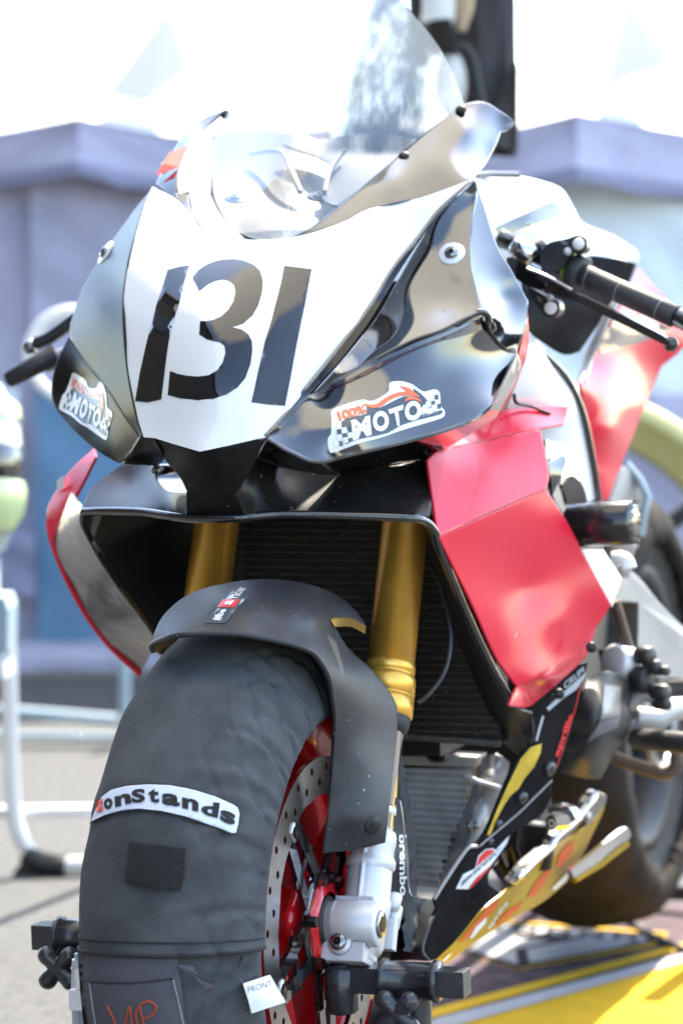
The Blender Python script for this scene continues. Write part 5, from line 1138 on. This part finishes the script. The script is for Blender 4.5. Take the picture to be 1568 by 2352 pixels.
m = MB(); m.tube([L(x, y, 1.0) for x, y in ((1436, 1065), (1466, 1100), (1486, 1140), (1476, 1190), (1470, 1230))], .006, 10); m.build('hugger_edge', wt2, bike)
# rear wheel
RW = Vector((0, 1.42, .385)); rw = bpy.data.objects.new('rear_wheel', None); COL.objects.link(rw); rw.parent = bike
m = MB(); m.lathe([(.20, -.08), (.218, -.085), (.212, -.06), (.19, -.05), (.19, .05), (.212, .06), (.218, .085), (.20, .08), (.18, .05), (.18, -.05), (.20, -.08)], RW, AX, 72); m.build('rim', mblk, rw)
m = MB(); m.cyl(RW - AX * .08, RW + AX * .08, .05, n=30); m.build('hub', mblk, rw)
for k in range(6):
    a = R(60 * k + 200); e = Vector((0, -math.cos(a), math.sin(a))); q2 = Vector((0, math.sin(a), math.cos(a)))
    m = MB(); m.prism([RW + e * .04 + q2 * .016, RW + e * .04 - q2 * .016, RW + e * .19 - q2 * .010, RW + e * .19 + q2 * .010], AX * .045); m.build('spoke', galu, rw)
m = MB(); m.lathe([(.11, .10), (.085, .10), (.085, .105), (.112, .105), (.11, .10)], RW, AX, 60, disp=lambda a, j, r, h: ((.005 * (1 if math.sin(a * 42) > 0 else 0)) if r > .1 else 0, 0)); m.build('sprocket', steel, rw)
m = MB(); m.lathe([(.212, -.075), (.25, -.092), (.29, -.092), (.315, -.06), (.325, 0), (.315, .06), (.29, .092), (.25, .092), (.212, .075)], RW, AX, 90, disp=lambda a, j, r, h: (0, .0015 * math.sin(a * 60) if abs(h) > .05 else 0)); m.build('tyre', tyre, rw)
m = MB(); m.lathe([(.218, -.055), (.25, -.06), (.28, -.052), (.295, -.03), (.30, 0), (.295, .03), (.28, .052), (.25, .06), (.218, .055)], AXL, AX, 90); m.build('tyre', tyre, whl)
ab_ = MB(); ab_.box(Vector((0, .44, .87)), [AX, (0, 1, 0), (0, 0, 1)], (.12, .20, .115)); ab_.build('airbox', dblk, bike)
bm_ = MB(); bm_.box(Vector((0, .75, .62)), [AX, (0, 1, 0), (0, 0, 1)], (.09, .40, .16)); bm_.build('frame_core', dblk, bike)

# ============================================================ THINGS ON THE MOTORCYCLE
# ---- front tyre warmer
wmr = empty('tyre_warmer', 'dark grey quilted tyre warmer wrapped round the front wheel', 'tyre warmer', MB_)
def wr(amp, seed):
    def f(a, j, r, h):
        u = h / .075; rt = max(0., min(1., (u - .28) / .55)); lt = max(0., min(1., (-u - .55) / .45))
        n1 = noise.noise(Vector((a * 3, h * 10, seed))); n2 = noise.noise(Vector((a * 9 + 3, h * 22, seed + 7)))
        ph = a * 30 + h * 230 + 2.0 * n1; rid = max(0., 1 - abs(math.sin(ph * .5)) * 2.2)
        ph2 = a * 30 - h * 230 + 2.0 * n2; rid2 = max(0., 1 - abs(math.sin(ph2 * .5)) * 2.2)
        k = amp * (.0016 * n1 - .0042 * rid * rt - .0036 * rid2 * rt * (.4 + .6 * min(1, max(0, n1 * 3 + .5))) + .0010 * n2 * (rt + .3) + .0018 * rt * math.sin(a * 60 + h * 90 + 4 * n2) + .0016 * math.sin(a * 17 + 4 * n1) * lt)
        k *= .8; return (k, k * .45 * (1 if h > 0 else -1) * (rt + lt))
    return f
def prof(R0, W, n=22, rin=.228, rr=.204):
    P = []
    for i in range(n + 1):
        t = -1 + 2 * i / n; an = t * math.pi * .5
        if t > .74: break
        P.append((R0 - .085 * (1 - math.cos(an) ** .75), W * math.sin(an)))
    q0 = P[-1]; tail = [(.252 / .308 * R0, W * 1.01), (.238 / .308 * R0, W * 1.07), (.224 / .308 * R0, W * 1.11), (.212 / .308 * R0, W * 1.11), (rr, W * 1.03)]
    for k in range(len(tail)):
        a_ = q0 if k == 0 else tail[k - 1]; b_ = tail[k]
        for s_ in (1, 2, 3): P.append((a_[0] + (b_[0] - a_[0]) * s_ / 3, a_[1] + (b_[1] - a_[1]) * s_ / 3))
    P = [(rin, -W * .80), (rin + .004, -W * .93)] + P
    return P
CW = .079
wup = MB(); wup.lathe(prof(.308, CW, 70), AXL + AX * .010, AX, 420, a0=-200, a1=-5.8, ref=(0, -1, 0), disp=wr(1, 1)); keep('wup', wup); wup.build('upper_wrap', fab, wmr)
hem = MB(); pr = prof(.3085, CW, 70); 
for aa, rr in ((-5.8, .0018), (-8, .0009)):
    a = R(aa); e = Vector((0, -math.cos(a), -math.sin(a))); fdisp = wr(1, 1); pts = []
    for j, (r, h_) in enumerate(pr[1:-1]):
        dr, dh = fdisp(a, j, r, h_); pts.append(AXL + AX * .010 + e * (r + dr + .0004) + AX * (h_ + dh))
    hem.tube(pts, rr, 6)
hem.build('hem_stitching', thrd, wmr)
wlo = MB(); wlo.lathe(prof(.298, CW - .006, 60), AXL + AX * .010, AX, 300, a0=-11, a1=150, ref=(0, -1, 0), disp=wr(1.2, 9)); keep('wlo', wlo); wlo.build('lower_wrap', fab, wmr)
# embroidered patch
E5 = lambda x, y: (x * .5, 1568 + y * .5)
pt = [E5(*p) for p in ((413, 650), (432, 590), (465, 520), (510, 488), (580, 470), (680, 462), (780, 466), (880, 485), (980, 515), (1070, 555), (1095, 570), (1106, 600), (1098, 660), (1085, 700), (1060, 700), (950, 660), (850, 625), (740, 600), (640, 590), (560, 598), (480, 620))]
pin = [E5(*p) for p in ((421, 641), (440, 592), (470, 528), (512, 496), (580, 478), (680, 470), (780, 474), (880, 493), (980, 523), (1066, 561), (1088, 576), (1097, 602), (1090, 655), (1080, 692), (1060, 692), (950, 651), (850, 616), (740, 591), (640, 581), (560, 589), (482, 611))]
sm_ = MB(); sm_.lathe(prof(.3105, CW, 70), AXL + AX * .010, AX, 300, a0=-120, a1=5, ref=(0, -1, 0)); keep('sm', sm_)
pa = decal(BV['sm'], [pt], off=.0002, step=9).build('patch_border', thrd, wmr)
ep = decal(BV['sm'], [pin], off=.0010, step=7); keep('ep', ep); ep.build('embroidered_patch', patchw, wmr, label='white embroidered patch reading ConStands')
ls = [('o', (478, 538, 518, 528, 520, 578, 482, 588)), ('n', (528, 526, 600, 506, 606, 556, 532, 575)), ('S', (606, 494, 668, 488, 668, 552, 606, 556)), ('t', (680, 488, 730, 490, 732, 556, 684, 552)), ('a', (744, 508, 826, 517, 826, 574, 744, 562)), ('n', (836, 528, 912, 542, 910, 596, 836, 578)), ('d', (925, 545, 1008, 555, 998, 625, 922, 605)), ('s', (1010, 580, 1082, 606, 1074, 662, 1008, 635))]
for chh, c8 in ls:
    qd = [E5(c8[0], c8[1]), E5(c8[2], c8[3]), E5(c8[4], c8[5]), E5(c8[6], c8[7])]; text(BV['ep'], chh, qd, off=.0009, bold=.045, sub=3).build('lettering', thrd, wmr)
text(BV['ep'], 'C', [E5(447, 552), E5(474, 535), E5(476, 592), E5(440, 602)], off=.0009, bold=.08, sub=3).build('lettering', srd, wmr)
text(BV['ep'], 'x', [E5(448, 548), E5(478, 534), E5(478, 590), E5(446, 598)], off=.0014, bold=.03, sub=3).build('lettering', srd, wmr)
decal(BV['sm'], [[E5(*p) for p in ((597, 737), (720, 748), (852, 766), (846, 870), (830, 962), (700, 945), (577, 922), (590, 830))]], off=.0022, step=8).build('hook_and_loop_square', velc, wmr)
# hanging flap with WP written on it
fl = decal(BV['wlo'], [[(197, 2178), (300, 2170), (402, 2184), (416, 2280), (430, 2400), (216, 2400), (205, 2290)]], off=.008, step=10); keep('fl', fl); fl.build('strap_flap', fab2, wmr)
decal(BV['fl'], [[(206, 2255), (300, 2258), (400, 2247), (416, 2320), (428, 2400), (220, 2400)]], off=.0015, step=10).build('flap_pocket', fab2, wmr)
m = MB(); m.tube([hit(BV['fl'], x, y)[0] + hit(BV['fl'], x, y)[1] * .002 for x, y in ((207, 2256), (250, 2258), (300, 2259), (350, 2254), (399, 2248))], .0008, 5); m.build('pocket_seam', thrd, wmr)
m = MB()
for k in range(16):
    for (xa, ya, xb, yb) in ((208, 2258, 222, 2352), (397, 2250, 420, 2352)):
        t = k / 15; x = xa + (xb - xa) * t; y = ya + (yb - ya) * t; h = hit(BV['fl'], x, y); h2 = hit(BV['fl'], x + 3, y + 5)
        if h and h2: m.tube([h[0] + h[1] * .002, h2[0] + h2[1] * .002], .0005, 4)
m.build('stitching', thread, wmr)['kind'] = 'stuff'
wp = MB()
for st_ in ([(249, 2309), (262, 2335), (278, 2372), (292, 2345), (300, 2312), (306, 2350), (318, 2380)], [(318, 2352), (314, 2325), (326, 2306), (345, 2300), (359, 2312), (352, 2330), (330, 2340)], [(322, 2310), (330, 2345), (338, 2385)]):
    ps = [hit(BV['fl'], x, y) for x, y in catmull(st_, 5)]; wp.tube([h[0] + h[1] * .0022 for h in ps if h], .0010, 5)
wp.build('handwriting', penr, wmr)['kind'] = 'stuff'
m = decal(BV['wlo'], [[(412, 2215), (440, 2222), (488, 2247), (484, 2250), (440, 2236), (414, 2226)]], off=.012, step=8); m.build('strap_end', fab2, wmr)
m = decal(BV['wlo'], [[(430, 2240), (474, 2246), (468, 2258), (458, 2260)]], off=.012, step=8); m.build('strap_end', fab2, wmr)
tg = MB().patch([(558, 2260, -.245, 'c'), (620, 2240, -.215, 'c'), (656, 2303, -.205, 'c'), (578, 2329, -.24, 'c')], [(600, 2285, -.235)], step=12, th=.0006); keep('tg', tg)
tgo = tg.build('label_tag', tagw, wmr, label='white cloth tag reading FRONT')
text(BV['tg'], 'FRONT', [(567, 2268), (622, 2252), (624, 2266), (570, 2282)], off=.0008, sub=0).build('lettering', pgrey, wmr)
m = MB(); m.tube([L(x, y, -.24) for x, y in ((556, 2262), (540, 2235), (560, 2200))], .002); m.build('tag_loop', fab2, wmr)
# connector plugs of the warmer lead
con = empty('warmer_lead', 'pale connector lead hanging beside the front tyre warmer at the left', 'cable', MB_)
for nm, pl, r_, mt in (('lead', [(222, 2180), (216, 2230), (214, 2290), (212, 2420)], .004, wt2), ('lead', [(180, 2205), (178, 2290), (184, 2420)], .0065, sgr), ('lead', [(184, 2190), (192, 2300), (200, 2420)], .006, wt2)):
    m = MB(); m.tube([L(x + 0, y, -.14) for x, y in catmull(pl, 4)], r_, 10); m.build(nm, mt, con)
for x, y0, y1, r_ in ((197, 2226, 2270, .0075), (182, 2272, 2318, .0075)):
    m = MB(); a, b = L(x, y0, -.15), L(x, y1, -.15); m.box((a + b) / 2, [AX, (0, 1, 0), (0, 0, 1)], (r_, r_, (a - b).length / 2)); m.build('plug', stk, con)

# ---- rear tyre warmer
rwm = empty('tyre_warmer', 'dark wrinkled tyre warmer wrapped round the rear wheel', 'tyre warmer', MB_ @ Matrix.Translation(RW))
TR = Matrix.Translation(-RW)
def wr2(a, j, r, h):
    e = min(1., abs(h) / .10); n_ = noise.noise(Vector((a * 5, h * 12, 4))); return (.006 * n_ + .010 * e * noise.noise(Vector((a * 20, h * 14, 9))), .004 * e * n_)
P2 = [(.25, -.10), (.255, -.108)] + [(.335 - .075 * (1 - math.cos(t * math.pi / 2) ** .7), .112 * math.sin(t * math.pi / 2)) for t in [-1 + i / 8 for i in range(17)]] + [(.255, .108), (.25, .10)]
m = MB(); m.lathe(P2, RW, AX, 240, disp=wr2); m.build('wrap', fabb, rwm, TR)

# ---- paddock stand
stand = empty('paddock_stand', 'black paddock stand with clamp blocks holding the front axle', 'paddock stand', MB_)
def clamp(s, label=None):
    e = [AX, Vector((0, 1, 0)), Vector((0, 0, 1))]
    zc = .318
    zc = .292
    m = MB(); bar0 = Vector((s * .10, -.005, zc if s > 0 else .322)); bar1 = Vector((s * (.222 if s > 0 else .238), -.005, bar0.z))
    m.box((bar0 + bar1) / 2, e, ((bar1 - bar0).length / 2, .0125, .0125)); m.build('square_bar', stnd, stand)
    m = MB(); c0 = Vector((s * (.136 if s > 0 else .156), -.005, bar0.z))
    m.lathe([(.0, 0), (.0205, 0), (.0205, .005), (.0180, .0055), (.0180, .052), (.0205, .0525), (.0205, .058), (0, .058)], c0, AX * s, 10); m.build('clamp_sleeve', stnd, stand)
    m = MB(); kc = Vector((s * (.160 if s > 0 else .200), -.034, bar0.z - .026)); m.cyl(kc + Vector((0, .02, .02)), kc, .007)
    for k in range(4): a = R(90 * k + 45); d_ = Vector((math.cos(a) * .017, 0, math.sin(a) * .017)); m.tube([kc, kc + d_], [.008, .0095], 12); m.ball(kc + d_ * 1.05, .0098, 16)
    m.build('clamp_knob', stnd, stand)
    m = MB(); m.tube([Vector((s * .168, .0, bar0.z - .015)), Vector((s * .168, .0, .02))], .015, 16); m.build('upright', stnd, stand)
clamp(1); clamp(-1)
m = MB(); m.cyl(Vector((.094, -.008, .258)), Vector((.094, -.008, .305)), .017, n=8, bev=.003); m.cyl(Vector((.094, -.008, .30)), Vector((.094, -.008, .325)), .010, n=24); m.build('support_pin', stnd, stand)
m = MB(); m.tube([Vector((-.17, .0, .03)), Vector((-.17, .25, .035)), Vector((0, .33, .035)), Vector((.17, .25, .035)), Vector((.17, 0, .03))], .015, 14); m.build('base_tube', stnd, stand)
# rear stand (bike held up at the back)
rs = empty('paddock_stand', 'black rear paddock stand under the swingarm behind the belly pan', 'paddock stand', MB_)
m = MB(); m.tube([Vector((.16, 1.40, .33)), Vector((.17, 1.5, .05)), Vector((.17, 1.75, .035)), Vector((-.17, 1.75, .035)), Vector((-.17, 1.5, .05)), Vector((-.16, 1.40, .33))], .016, 14); m.build('frame_tube', stnd, rs)
